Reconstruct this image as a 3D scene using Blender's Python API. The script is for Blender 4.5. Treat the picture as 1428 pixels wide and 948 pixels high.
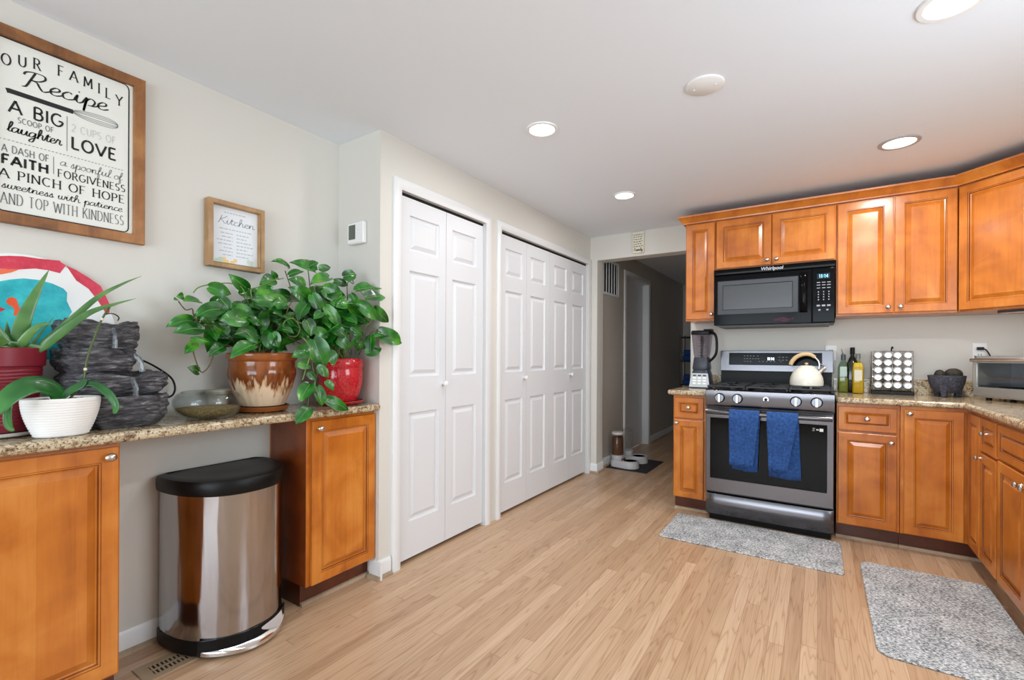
import bpy, bmesh, math, random
from mathutils import Vector, Matrix, noise
C = bpy.context
for o in list(bpy.data.objects): bpy.data.objects.remove(o)
COL = C.scene.collection
PI = math.pi
# ------------------------------------------------------------------ camera
YAW, ROLL = math.radians(33.2424), math.radians(0.2821)
fw = Vector((-math.sin(YAW), math.cos(YAW), 0)); r0 = Vector((math.cos(YAW), math.sin(YAW), 0)); u0 = Vector((0, 0, 1))
rt = r0*math.cos(ROLL) + u0*math.sin(ROLL); up = u0*math.cos(ROLL) - r0*math.sin(ROLL)
cam = bpy.data.cameras.new('camera'); cam.sensor_width = 36; cam.lens = 652.76/1428*36
cam.shift_y = (494.437-474)/1428; cam.clip_start = 0.02
co = bpy.data.objects.new('camera', cam); COL.objects.link(co)
co.matrix_world = Matrix(((rt.x, up.x, -fw.x, 0), (rt.y, up.y, -fw.y, 0), (rt.z, up.z, -fw.z, 1.1801), (0, 0, 0, 1)))
C.scene.camera = co
# ------------------------------------------------------------------ light and exposure
sc = C.scene
sc.view_settings.view_transform = 'Standard'; sc.view_settings.look = 'None'
sc.view_settings.gamma = 1; sc.view_settings.use_curve_mapping = False
sc.view_settings.exposure = 0.27
w = bpy.data.worlds.new('daylight'); sc.world = w; w.use_nodes = True
w.node_tree.nodes['Background'].inputs[0].default_value = (.85, .93, 1, 1)
w.node_tree.nodes['Background'].inputs[1].default_value = 1.2
CEIL = 2.36
WINDOW_POWER, SIDE_POWER, LAMP_POWER, LENS_GLOW = 92, 24, 4.5, 9
def area(name, loc, rot, sx, sy, power, color=(1, 1, 1), shape='RECTANGLE', parent=None, spread=180):
    l = bpy.data.lights.new(name, 'AREA'); l.shape = shape; l.size = sx; l.size_y = sy
    l.energy = power; l.color = color; l.spread = math.radians(spread)
    o = bpy.data.objects.new(name, l); COL.objects.link(o); o.location = loc; o.rotation_euler = rot
    if parent: o.parent = parent
    return o
area('daylight_front_window', (-.5, -3.17, 1.30), (PI/2+.38, 0, 0), 2.6, 1.8, WINDOW_POWER, (.80, .90, 1))
area('daylight_sink_window', (1.31, 1.45, 1.5), (PI/2+.05, 0, PI/2), 1.1, .9, SIDE_POWER, (.80, .90, 1))

# ------------------------------------------------------------------ helpers
def lin(c):
    return tuple(((x/255)/12.92 if x/255 <= .04045 else ((x/255+.055)/1.055)**2.4) for x in c)
MATS = {}
def M(name, rgb, rough=.5, metal=0, **k):
    if name in MATS: return MATS[name]
    m = bpy.data.materials.new(name); m.use_nodes = True
    b = m.node_tree.nodes['Principled BSDF']; c = lin(rgb)
    b.inputs['Base Color'].default_value = (*c, 1); b.inputs['Roughness'].default_value = rough; b.inputs['Metallic'].default_value = metal
    for a, v in k.items():
        b.inputs[a.replace('_', ' ')].default_value = v
    m.diffuse_color = (*c, 1)
    MATS[name] = m; return m
def nt(m):
    t = m.node_tree; b = t.nodes['Principled BSDF']
    def N(kind, **props):
        n = t.nodes.new(kind)
        for a, v in props.items():
            if a.startswith('_'): n.inputs[a[1:].replace('_', ' ')].default_value = v
            else: setattr(n, a, v)
        return n
    return t, b, N, t.links.new
def ramp(N, stops, interp='LINEAR'):
    r = N('ShaderNodeValToRGB'); e = r.color_ramp; e.interpolation = interp
    while len(e.elements) < len(stops): e.elements.new(.5)
    for el, (p, c) in zip(e.elements, stops):
        el.position = p; el.color = (*lin(c), 1)
    return r
def bump(N, L, b, height, strength, dist):
    n = N('ShaderNodeBump'); n.inputs['Strength'].default_value = strength; n.inputs['Distance'].default_value = dist
    L(height, n.inputs['Height']); L(n.outputs[0], b.inputs['Normal'])

class MB:
    def __init__(s): s.v = []; s.f = []; s.m = []; s.mats = []
    def mi(s, m):
        if m not in s.mats: s.mats.append(m)
        return s.mats.index(m)
    def add(s, vs, fs, m):
        b = len(s.v); s.v += [Vector(p) for p in vs]; k = s.mi(m)
        for f in fs: s.f.append([b+i for i in f]); s.m.append(k)
        return s
    def box(s, x0, y0, z0, x1, y1, z1, m):
        x0, x1 = sorted((x0, x1)); y0, y1 = sorted((y0, y1)); z0, z1 = sorted((z0, z1))
        vs = [(x, y, z) for z in (z0, z1) for y in (y0, y1) for x in (x0, x1)]
        return s.add(vs, [(0, 2, 3, 1), (4, 5, 7, 6), (0, 1, 5, 4), (2, 6, 7, 3), (0, 4, 6, 2), (1, 3, 7, 5)], m)
    def fbox(s, o, U, V, N, a0, b0, c0, a1, b1, c1, m):       # a box in a frame
        P = lambda a, b, c: o+U*a+V*b+N*c
        vs = [P(a, b, c) for c in (c0, c1) for b in (b0, b1) for a in (a0, a1)]
        return s.add(vs, [(0, 2, 3, 1), (4, 5, 7, 6), (0, 1, 5, 4), (2, 6, 7, 3), (0, 4, 6, 2), (1, 3, 7, 5)], m)
    def loops(s, rings, m, closed=True, cap0=False, cap1=False):
        n = len(rings[0]); vs = [p for r in rings for p in r]; fs = []
        for i in range(len(rings)-1):
            for j in range(n if closed else n-1):
                k = (j+1) % n
                fs.append((i*n+j, i*n+k, (i+1)*n+k, (i+1)*n+j))
        if cap0: fs.append(tuple(range(n))[::-1])
        if cap1: fs.append(tuple((len(rings)-1)*n+j for j in range(n)))
        return s.add(vs, fs, m)
    def prism(s, poly, z0, z1, m, o=Vector((0, 0, 0)), U=Vector((1, 0, 0)), V=Vector((0, 1, 0)), N=Vector((0, 0, 1))):
        return s.loops([[o+U*x+V*y+N*z for x, y in poly] for z in (z0, z1)], m, True, True, True)
    def lathe(s, prof, c, m, seg=32, sx=1, sy=1, axis=None, cap=True):
        c = Vector(c); rings = []
        for r, z in prof:
            ring = []
            for j in range(seg):
                a = 2*PI*j/seg; p = Vector((r*sx*math.cos(a), r*sy*math.sin(a), z))
                if axis is not None: p = axis @ p
                ring.append(c+p)
            rings.append(ring)
        return s.loops(rings, m, True, cap and prof[0][0] > 1e-4, cap and prof[-1][0] > 1e-4)
    def tube(s, pts, r, m, seg=8, smooth=0, flat=1.0):
        pts = [Vector(p) for p in pts]
        rr = r if isinstance(r, (list, tuple)) else [r]*len(pts)
        if smooth: pts, rr = catmull(pts, smooth, rr)
        rings = []; ref = None
        for i, p in enumerate(pts):
            t = (pts[min(i+1, len(pts)-1)]-pts[max(i-1, 0)]).normalized()
            if ref is None: ref = Vector((0, 0, 1)) if abs(t.z) < .9 else Vector((1, 0, 0))
            a = t.cross(ref).normalized(); b = a.cross(t).normalized(); ref = b
            rings.append([p+(a*math.cos(2*PI*j/seg)+b*flat*math.sin(2*PI*j/seg))*rr[i] for j in range(seg)])
        return s.loops(rings, m, True, True, True)
    def ball(s, c, rx, ry, rz, m, seg=20, rows=12):
        prof = [(max(math.sin(PI*i/rows), .0005), -math.cos(PI*i/rows)) for i in range(rows+1)]
        c = Vector(c); rings = [[c+Vector((rx*r*math.cos(2*PI*j/seg), ry*r*math.sin(2*PI*j/seg), rz*z)) for j in range(seg)] for r, z in prof]
        return s.loops(rings, m)
    def rect_rings(s, o, U, V, N, w, h, rings, cap=True):      # nested rectangles (inset, depth, material): raised panels and mouldings
        R = []
        for d, z, m in rings:
            R.append([o+U*a+V*b+N*z for a, b in ((d, d), (w-d, d), (w-d, h-d), (d, h-d))])
        for i in range(len(R)-1): s.loops([R[i], R[i+1]], rings[i+1][2])
        if cap: s.add(R[-1], [(0, 1, 2, 3)], rings[-1][2])
        return s
    def ribbon(s, pts, w, m, o, U, V, N, lift=.0008, calligraphic=0):
        n = len(pts); L, Rr = [], []
        for i, p in enumerate(pts):
            a, b = pts[max(i-1, 0)], pts[min(i+1, n-1)]
            dx, dy = b[0]-a[0], b[1]-a[1]; l = math.hypot(dx, dy) or 1; dx /= l; dy /= l
            ww = w*(1-calligraphic+calligraphic*abs(dy))*.5
            L.append(o+U*(p[0]-dy*ww)+V*(p[1]+dx*ww)+N*lift); Rr.append(o+U*(p[0]+dy*ww)+V*(p[1]-dx*ww)+N*lift)
        fs = [(i, i+1, n+i+1, n+i) for i in range(n-1)]
        return s.add(L+Rr, fs, m)
def catmull(pts, k, rr=None):
    out, ro = [], []
    n = len(pts); P = lambda i: pts[max(0, min(n-1, i))]
    for i in range(n-1):
        for j in range(k):
            t = j/k; a, b, c, d = P(i-1), P(i), P(i+1), P(i+2)
            out.append(.5*((2*b)+(c-a)*t+(2*a-5*b+4*c-d)*t*t+(3*b-a-3*c+d)*t*t*t))
            if rr: ro.append(rr[i]*(1-t)+rr[i+1]*t)
    out.append(pts[-1])
    if rr: ro.append(rr[-1]); return out, ro
    return out
def base_of(o):
    v = Vector((0, 0, 0))
    while o: v = v+o.location; o = o.parent
    return v
def tag(o, label=None, cat=None, group=None, kind=None):
    if label: o['label'] = label
    if cat: o['category'] = cat
    if group: o['group'] = group
    if kind: o['kind'] = kind
    return o
def thing(name, label, cat, loc=(0, 0, 0), group=None):
    o = bpy.data.objects.new(name, None); COL.objects.link(o); o.location = loc; o.empty_display_size = .05
    return tag(o, label, cat, group)
def build(name, mb, parent=None, loc=None, bevel=0, smooth=40, seg=2, label=None, recalc=True, solid=0, sub=0):
    me = bpy.data.meshes.new(name)
    base = base_of(parent) if parent else Vector(loc or (0, 0, 0))
    me.from_pydata([v-base for v in mb.v], [], mb.f)
    for m in mb.mats: me.materials.append(m)
    me.polygons.foreach_set('material_index', mb.m)
    if recalc:
        bm = bmesh.new(); bm.from_mesh(me); bmesh.ops.remove_doubles(bm, verts=bm.verts, dist=1e-6)
        bmesh.ops.recalc_face_normals(bm, faces=bm.faces); bm.to_mesh(me); bm.free()
    me.polygons.foreach_set('use_smooth', [True]*len(me.polygons))
    if smooth: me.set_sharp_from_angle(angle=math.radians(smooth))
    o = bpy.data.objects.new(name, me); COL.objects.link(o)
    if parent: o.parent = parent
    else: o.location = base
    if solid:
        d = o.modifiers.new('thickness', 'SOLIDIFY'); d.thickness = solid; d.offset = 0
    if bevel:
        d = o.modifiers.new('edge', 'BEVEL'); d.width = bevel; d.segments = seg; d.limit_method = 'ANGLE'; d.angle_limit = math.radians(50); d.harden_normals = False
    if sub:
        d = o.modifiers.new('soft', 'SUBSURF'); d.levels = sub; d.render_levels = sub
    if label: o['label'] = label
    return o
def struct(name, mb, **k):
    parent = k.get('parent')
    o = build(name, mb, **k)
    if not parent: o['kind'] = 'structure'
    return o
X, Y, Z = Vector((1, 0, 0)), Vector((0, 1, 0)), Vector((0, 0, 1))

# ------------------------------------------------------------------ materials
def paint(name, rgb, rough=.55, b=.05):
    m = M(name, rgb, rough)
    t, bs, N, L = nt(m)
    tc = N('ShaderNodeTexCoord'); n = N('ShaderNodeTexNoise', _Scale=220.0, _Detail=3.0)
    L(tc.outputs['Object'], n.inputs['Vector']); bump(N, L, bs, n.outputs[0], b, .002)
    return m
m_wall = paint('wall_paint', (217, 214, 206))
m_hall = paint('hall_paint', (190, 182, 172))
m_ceil = paint('ceiling_paint', (234, 239, 245), .7, .1)
m_trim = M('white_trim', (229, 230, 230), .35)
m_door = M('white_door', (224, 226, 229), .38)
m_dark = M('dark_gap', (18, 17, 16), .8)
def wood(name, dark, mid, light, rough=.28, sc_=1.0, planks=.09):
    m = M(name, mid, rough)
    t, b, N, L = nt(m)
    tc = N('ShaderNodeTexCoord'); info = N('ShaderNodeObjectInfo')
    off = N('ShaderNodeVectorMath', operation='SCALE'); off.inputs[3].default_value = 7.0
    cx = N('ShaderNodeCombineXYZ'); L(info.outputs['Random'], cx.inputs[0]); L(info.outputs['Random'], cx.inputs[2]); L(cx.outputs[0], off.inputs[0])
    ad = N('ShaderNodeVectorMath', operation='ADD'); L(tc.outputs['Object'], ad.inputs[0]); L(off.outputs[0], ad.inputs[1])
    mp = N('ShaderNodeMapping'); mp.inputs['Scale'].default_value = (30*sc_, 30*sc_, 2.2*sc_); L(ad.outputs[0], mp.inputs[0])
    g = N('ShaderNodeTexNoise', _Scale=1.6, _Detail=7.0, _Roughness=.6, _Distortion=.5); L(mp.outputs[0], g.inputs['Vector'])
    bl = N('ShaderNodeTexNoise', _Scale=5.5*sc_, _Detail=3.0, _Distortion=.6); L(ad.outputs[0], bl.inputs['Vector'])
    sp = N('ShaderNodeSeparateXYZ'); L(tc.outputs['Object'], sp.inputs[0])
    su = N('ShaderNodeMath', operation='ADD'); L(sp.outputs[0], su.inputs[0]); L(sp.outputs[1], su.inputs[1])
    dv = N('ShaderNodeMath', operation='DIVIDE'); dv.inputs[1].default_value = planks; L(su.outputs[0], dv.inputs[0])
    fl = N('ShaderNodeMath', operation='FLOOR'); L(dv.outputs[0], fl.inputs[0])
    wn = N('ShaderNodeTexWhiteNoise', noise_dimensions='1D'); L(fl.outputs[0], wn.inputs['W'])
    a = N('ShaderNodeMath', operation='MULTIPLY'); a.inputs[1].default_value = .24; L(g.outputs[0], a.inputs[0])
    c = N('ShaderNodeMath', operation='MULTIPLY_ADD'); c.inputs[1].default_value = .68; L(bl.outputs[0], c.inputs[0]); L(a.outputs[0], c.inputs[2])
    d = N('ShaderNodeMath', operation='MULTIPLY_ADD'); d.inputs[1].default_value = .10; L(wn.outputs[0], d.inputs[0]); L(c.outputs[0], d.inputs[2])
    r = ramp(N, [(.30, dark), (.52, mid), (.72, light)]); L(d.outputs[0], r.inputs[0]); L(r.outputs[0], b.inputs['Base Color'])
    bump(N, L, b, g.outputs[0], .05, .002)
    b.inputs['Coat Weight'].default_value = .15; b.inputs['Coat Roughness'].default_value = .15
    return m
m_wood = wood('honey_maple', (160, 84, 22), (195, 112, 34), (214, 138, 58))
m_glaze = wood('glazed_groove', (96, 48, 14), (126, 66, 22), (146, 82, 32))
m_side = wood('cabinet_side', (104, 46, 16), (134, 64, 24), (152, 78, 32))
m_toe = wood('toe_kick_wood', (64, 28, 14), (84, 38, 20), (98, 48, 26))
m_shoe = wood('shoe_wood', (142, 120, 98), (172, 150, 126), (190, 170, 146), .5)
m_frame = wood('rustic_frame', (98, 58, 26), (154, 100, 52), (184, 130, 76), .55, 1.4, .4)
m_frame2 = wood('oak_frame', (140, 104, 62), (174, 134, 88), (196, 158, 112), .5, 2, .4)

m_floor = M('oak_floor', (205, 165, 125), .3)
def floor_mat():
    t, b, N, L = nt(m_floor)
    geo = N('ShaderNodeNewGeometry'); sp = N('ShaderNodeSeparateXYZ'); L(geo.outputs['Position'], sp.inputs[0])
    def math_(op, a, bb=None, c=None):
        n = N('ShaderNodeMath', operation=op)
        for i, v in enumerate((a, bb, c)):
            if v is None: continue
            if isinstance(v, (int, float)): n.inputs[i].default_value = v
            else: L(v, n.inputs[i])
        return n.outputs[0]
    W, LEN = .0572, 1.25
    row = math_('FLOOR', math_('DIVIDE', sp.outputs[0], W))
    wn = N('ShaderNodeTexWhiteNoise', noise_dimensions='1D'); L(row, wn.inputs['W'])
    ys = math_('ADD', math_('DIVIDE', sp.outputs[1], LEN), math_('MULTIPLY', wn.outputs[0], 7.3))
    idx = math_('FLOOR', ys)
    cb = N('ShaderNodeCombineXYZ'); L(row, cb.inputs[0]); L(idx, cb.inputs[1])
    w2 = N('ShaderNodeTexWhiteNoise', noise_dimensions='2D'); L(cb.outputs[0], w2.inputs['Vector'])
    # grain, shifted per board
    ofs = N('ShaderNodeVectorMath', operation='SCALE'); ofs.inputs[3].default_value = 9.0; L(w2.outputs['Color'], ofs.inputs[0])
    pv = N('ShaderNodeVectorMath', operation='ADD'); L(geo.outputs['Position'], pv.inputs[0]); L(ofs.outputs[0], pv.inputs[1])
    mp = N('ShaderNodeMapping'); mp.inputs['Scale'].default_value = (70, 3.2, 1); L(pv.outputs[0], mp.inputs[0])
    g = N('ShaderNodeTexNoise', _Scale=1.0, _Detail=6.0, _Roughness=.62, _Distortion=.3); L(mp.outputs[0], g.inputs['Vector'])
    mp2 = N('ShaderNodeMapping'); mp2.inputs['Scale'].default_value = (22, 1.1, 1); L(pv.outputs[0], mp2.inputs[0])
    wv = N('ShaderNodeTexNoise', _Scale=1.0, _Detail=1.0, _Distortion=.2); L(mp2.outputs[0], wv.inputs['Vector'])
    rings = math_('ABSOLUTE', math_('SINE', math_('MULTIPLY', wv.outputs[0], 34.0)))
    cath = math_('POWER', math_('SUBTRACT', 1.0, rings), 3.0)
    v = math_('ADD', math_('MULTIPLY', w2.outputs['Value'], .42), math_('MULTIPLY', g.outputs[0], .58))
    r = ramp(N, [(.12, (164, 130, 102)), (.36, (184, 150, 118)), (.58, (196, 163, 131)), (.85, (210, 180, 149))]); L(v, r.inputs[0])
    dk = N('ShaderNodeMix', data_type='RGBA', blend_type='MULTIPLY'); dk.inputs[7].default_value = (*lin((188, 152, 118)), 1)
    L(math_('MULTIPLY', cath, .48), dk.inputs[0]); L(r.outputs[0], dk.inputs[6])
    # board gaps
    fx = math_('FRACT', math_('DIVIDE', sp.outputs[0], W)); fy = math_('FRACT', ys)
    ex = math_('LESS_THAN', math_('MINIMUM', fx, math_('SUBTRACT', 1.0, fx)), .017)
    ey = math_('LESS_THAN', math_('MINIMUM', fy, math_('SUBTRACT', 1.0, fy)), .0011)
    e = math_('MAXIMUM', ex, ey)
    gp = N('ShaderNodeMix', data_type='RGBA', blend_type='MIX'); gp.inputs[7].default_value = (*lin((140, 104, 76)), 1)
    L(math_('MULTIPLY', e, .7), gp.inputs[0]); L(dk.outputs[2], gp.inputs[6]); L(gp.outputs[2], b.inputs['Base Color'])
    L(math_('ADD', .24, math_('MULTIPLY', g.outputs[0], .16)), b.inputs['Roughness'])
    bump(N, L, b, math_('SUBTRACT', math_('MULTIPLY', g.outputs[0], .3), e), .12, .002)
floor_mat()
m_granite = M('granite', (180, 155, 120), .12)
def granite():
    t, b, N, L = nt(m_granite)
    geo = N('ShaderNodeNewGeometry')
    n1 = N('ShaderNodeTexNoise', _Scale=42.0, _Detail=4.0, _Roughness=.7, _Distortion=.8); L(geo.outputs['Position'], n1.inputs['Vector'])
    v = N('ShaderNodeTexVoronoi', _Scale=115.0); L(geo.outputs['Position'], v.inputs['Vector'])
    n2 = N('ShaderNodeTexNoise', _Scale=150.0, _Detail=3.0); L(geo.outputs['Position'], n2.inputs['Vector'])
    r = ramp(N, [(.28, (78, 58, 44)), (.40, (138, 112, 82)), (.50, (190, 168, 132)), (.60, (212, 196, 166)), (.74, (166, 136, 96))]); L(n1.outputs[0], r.inputs[0])
    r2 = ramp(N, [(.36, (44, 36, 32)), (.46, (255, 255, 255))]); L(n2.outputs[0], r2.inputs[0])
    mx = N('ShaderNodeMix', data_type='RGBA', blend_type='MULTIPLY'); mx.inputs[0].default_value = .8
    L(r.outputs[0], mx.inputs[6]); L(r2.outputs[0], mx.inputs[7])
    m2 = N('ShaderNodeMix', data_type='RGBA', blend_type='OVERLAY'); m2.inputs[0].default_value = .0
    L(mx.outputs[2], m2.inputs[6]); L(v.outputs['Color'], m2.inputs[7]); 
    hs = N('ShaderNodeHueSaturation', _Saturation=.95); L(m2.outputs[2], hs.inputs['Color']); L(hs.outputs[0], b.inputs['Base Color'])
granite()
def steel(name, rgb, rough=.26, axis=2, streak=260):
    m = M(name, rgb, rough, 1.0)
    t, b, N, L = nt(m)
    tc = N('ShaderNodeTexCoord'); mp = N('ShaderNodeMapping'); s = [streak]*3; s[axis] = 2.0; mp.inputs['Scale'].default_value = s
    L(tc.outputs['Object'], mp.inputs[0]); n = N('ShaderNodeTexNoise', _Scale=1.0, _Detail=2.0); L(mp.outputs[0], n.inputs['Vector'])
    r = N('ShaderNodeMapRange'); r.inputs[3].default_value = rough*.75; r.inputs[4].default_value = rough*1.3
    L(n.outputs[0], r.inputs[0]); L(r.outputs[0], b.inputs['Roughness']); bump(N, L, b, n.outputs[0], .03, .001)
    return m
m_steel = steel('brushed_steel', (184, 179, 176), .13, 2)
m_knob = steel('knob_steel', (120, 122, 126), .22, 2)
m_can = steel('can_steel', (178, 176, 178), .13, 2)
def can():
    t, b, N, L = nt(m_can); tc = N('ShaderNodeTexCoord'); mp = N('ShaderNodeMapping'); mp.inputs['Scale'].default_value = (14, 14, 1.6); L(tc.outputs['Object'], mp.inputs[0])
    n = N('ShaderNodeTexNoise', _Scale=1.0, _Detail=1.5, _Distortion=.4); L(mp.outputs[0], n.inputs['Vector']); bump(N, L, b, n.outputs[0], .55, .012)
can()
m_rsteel = steel('range_steel', (104, 102, 105), .2, 0)
m_nickel = M('satin_nickel', (205, 200, 194), .25, 1.0)
m_chrome = M('chrome', (225, 226, 230), .1, 1.0)
m_black = M('black_plastic', (11, 11, 12), .4, Specular_IOR_Level=.22)
m_gloss = M('black_gloss', (6, 6, 7), .1, Specular_IOR_Level=.1)
m_iron = M('cast_iron', (26, 27, 31), .45)
m_white = M('white_plastic', (238, 238, 236), .35)
m_ink = M('black_ink', (34, 34, 34), .7)
m_grey = M('grey_ink', (132, 132, 132), .7)
m_pale = M('pale_ink', (206, 207, 205), .7)
m_glass = M('clear_glass', (255, 255, 255), .02, Transmission_Weight=1.0, IOR=1.45)
def thin_glass(name, rgb, mix=.82, rough=.03):
    m = bpy.data.materials.new(name); m.use_nodes = True; t = m.node_tree; t.nodes.clear()
    o = t.nodes.new('ShaderNodeOutputMaterial'); a = t.nodes.new('ShaderNodeBsdfTransparent'); g = t.nodes.new('ShaderNodeBsdfGlossy'); x = t.nodes.new('ShaderNodeMixShader')
    f = t.nodes.new('ShaderNodeLayerWeight'); f.inputs[0].default_value = .5; pw = t.nodes.new('ShaderNodeMath'); pw.operation = 'POWER'; pw.inputs[1].default_value = 4.0; t.links.new(f.outputs['Facing'], pw.inputs[0]); ml = t.nodes.new('ShaderNodeMath'); ml.operation = 'MULTIPLY_ADD'; ml.inputs[1].default_value = .6; ml.inputs[2].default_value = .04; t.links.new(pw.outputs[0], ml.inputs[0])
    a.inputs[0].default_value = (*lin(rgb), 1); g.inputs[1].default_value = rough
    t.links.new(ml.outputs[0], x.inputs[0]); t.links.new(a.outputs[0], x.inputs[1]); t.links.new(g.outputs[0], x.inputs[2]); t.links.new(x.outputs[0], o.inputs[0])
    return m
m_pane = thin_glass('pane_glass', (246, 248, 248))
m_smoke = thin_glass('smoked_glass', (150, 150, 158))
m_oven_glass = M('oven_glass', (5, 5, 6), .08, Specular_IOR_Level=.16)
def emit(name, rgb, s):
    m = M(name, rgb, .5); b = m.node_tree.nodes['Principled BSDF']
    b.inputs['Emission Color'].default_value = (*lin(rgb), 1); b.inputs['Emission Strength'].default_value = s
    return m
m_lens = emit('lamp_lens', (255, 252, 246), LENS_GLOW)
m_lens2 = emit('lamp_lens_soft', (255, 252, 246), LENS_GLOW*.25)
m_led = emit('display_digits', (225, 240, 255), 2.2)
m_led2 = emit('display_digits_blue', (120, 200, 235), 1.2)
def noisy(name, stops, scale, rough, bumpy=.4, detail=5, dist=.004):
    m = M(name, stops[len(stops)//2][1], rough)
    t, b, N, L = nt(m); tc = N('ShaderNodeTexCoord')
    n = N('ShaderNodeTexNoise', _Scale=float(scale), _Detail=float(detail), _Roughness=.65); L(tc.outputs['Object'], n.inputs['Vector'])
    r = ramp(N, stops); L(n.outputs[0], r.inputs[0]); L(r.outputs[0], b.inputs['Base Color'])
    if bumpy: bump(N, L, b, n.outputs[0], bumpy, dist)
    return m
LEAVES=[
(1,-2.030,0.843,1.313,-2.018,0.748,1.282,0.50),(1,-2.000,0.860,1.280,-1.988,0.760,1.259,0.50),(1,-2.060,0.875,1.389,-2.048,0.814,1.384,0.85),(1,-2.080,0.828,1.402,-2.068,0.800,1.398,0.90),(1,-2.080,0.807,1.388,-2.068,0.790,1.384,0.90),(1,-2.040,0.903,1.446,-2.028,0.982,1.424,0.62),(1,-2.000,0.931,1.366,-1.988,0.827,1.324,0.55),(1,-2.020,0.935,1.402,-2.008,0.967,1.350,0.70),(1,-2.050,1.058,1.454,-2.038,0.977,1.504,0.50),(1,-2.060,1.181,1.520,-2.048,1.111,1.485,0.70),(1,-1.970,1.017,1.328,-1.958,0.903,1.312,0.60),(1,-1.980,1.188,1.404,-1.968,1.037,1.402,0.45),(1,-1.990,1.018,1.349,-1.978,1.095,1.295,0.60),(1,-1.970,1.028,1.278,-1.958,0.959,1.256,0.60),(1,-1.960,1.008,1.267,-1.948,1.048,1.222,0.55),(1,-1.950,1.101,1.271,-1.938,1.084,1.198,0.75),(1,-1.930,1.019,1.222,-1.918,0.922,1.170,0.50),(1,-1.990,0.933,1.211,-1.978,0.875,1.173,0.60),(1,-2.020,0.846,1.219,-2.008,0.803,1.180,0.60),(1,-2.020,0.861,1.108,-2.008,0.816,1.126,0.70),(1,-2.040,0.839,1.233,-2.028,0.900,1.225,0.45),(1,-2.050,0.922,1.300,-2.038,0.888,1.267,0.70),(1,-2.000,0.936,1.267,-1.988,0.895,1.288,0.60),(1,-2.020,0.936,1.282,-2.008,0.978,1.241,0.60),(1,-2.000,1.086,1.354,-1.988,1.092,1.265,0.60),(1,-2.030,1.159,1.474,-2.018,1.073,1.431,0.55),(1,-2.100,1.282,1.594,-2.088,1.189,1.610,0.45),(2,-2.080,1.413,1.599,-2.068,1.270,1.616,0.40),(1,-2.080,1.364,1.605,-2.068,1.407,1.635,0.70),(1,-2.060,1.251,1.549,-2.048,1.316,1.577,0.50),(2,-2.030,1.445,1.568,-2.018,1.335,1.519,0.50),(2,-2.100,1.435,1.609,-2.088,1.493,1.622,0.60),(2,-2.020,1.522,1.575,-2.008,1.593,1.594,0.75),(2,-2.050,1.491,1.548,-2.038,1.567,1.537,0.50),(2,-1.960,1.553,1.513,-1.948,1.680,1.534,0.45),(2,-1.900,1.561,1.466,-1.888,1.679,1.477,0.55),(2,-1.905,1.516,1.429,-1.893,1.645,1.353,0.42),(2,-1.900,1.613,1.411,-1.888,1.701,1.342,0.50),(2,-1.895,1.651,1.291,-1.883,1.798,1.239,0.50),(2,-1.910,1.726,1.307,-1.898,1.612,1.277,0.50),(2,-1.930,1.616,1.275,-1.918,1.606,1.184,0.60),(2,-1.990,1.387,1.492,-1.978,1.491,1.455,0.70),(1,-2.020,1.315,1.501,-2.008,1.225,1.523,0.60),(1,-2.000,1.317,1.438,-1.988,1.213,1.479,0.60),(1,-1.970,1.279,1.413,-1.958,1.230,1.326,0.60),(1,-1.940,1.264,1.334,-1.928,1.280,1.260,0.75),(1,-1.960,1.163,1.288,-1.948,1.210,1.272,0.70),(1,-1.930,1.099,1.267,-1.918,1.117,1.205,0.70),(1,-1.930,1.293,1.244,-1.918,1.345,1.105,0.60),(1,-1.930,1.263,1.200,-1.918,1.183,1.168,0.65),(1,-1.920,1.263,1.135,-1.908,1.194,1.126,0.60),(1,-1.910,1.298,1.118,-1.898,1.351,1.073,0.70),(1,-1.905,1.256,1.047,-1.893,1.199,0.971,0.62),(1,-1.905,1.297,1.029,-1.893,1.315,0.940,0.50),(1,-1.885,1.239,0.944,-1.873,1.172,0.881,0.62),(2,-1.900,1.339,0.973,-1.888,1.461,0.907,0.36),(2,-1.930,1.376,1.193,-1.918,1.394,1.126,0.70),(2,-1.950,1.372,1.401,-1.938,1.444,1.304,0.45),(2,-1.950,1.399,1.308,-1.938,1.491,1.260,0.50),(2,-1.970,1.309,1.454,-1.958,1.352,1.379,0.60),(1,-1.970,1.174,1.414,-1.958,1.112,1.368,0.55),(2,-1.960,1.515,1.478,-1.948,1.552,1.422,0.60),(2,-1.940,1.520,1.387,-1.928,1.593,1.342,0.60),(2,-1.925,1.589,1.184,-1.913,1.676,1.213,0.60),(2,-1.940,1.340,1.379,-1.928,1.291,1.340,0.60),(1,-2.080,1.200,1.523,-2.068,1.172,1.554,0.60),(1,-1.910,1.253,1.096,-1.898,1.285,1.059,0.60),(2,-1.905,1.342,1.054,-1.893,1.375,1.008,0.60),(2,-1.950,1.497,1.419,-1.938,1.576,1.389,0.55),(2,-1.970,1.418,1.431,-1.958,1.503,1.411,0.60),(2,-1.980,1.477,1.473,-1.968,1.406,1.412,0.60),(2,-1.930,1.503,1.311,-1.918,1.560,1.268,0.60),(2,-1.950,1.435,1.255,-1.938,1.510,1.203,0.55),(2,-1.950,1.317,1.294,-1.938,1.376,1.253,0.60),(1,-1.970,1.221,1.314,-1.958,1.163,1.350,0.60),]
V1 = [(-2.1, 1.146, 1.221), (-2.05, 1.046, 1.436), (-2.06, 1.001, 1.472), (-2.07, 0.926, 1.461), (-2.08, 0.881, 1.444), (-2.08, 0.861, 1.42)]
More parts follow.
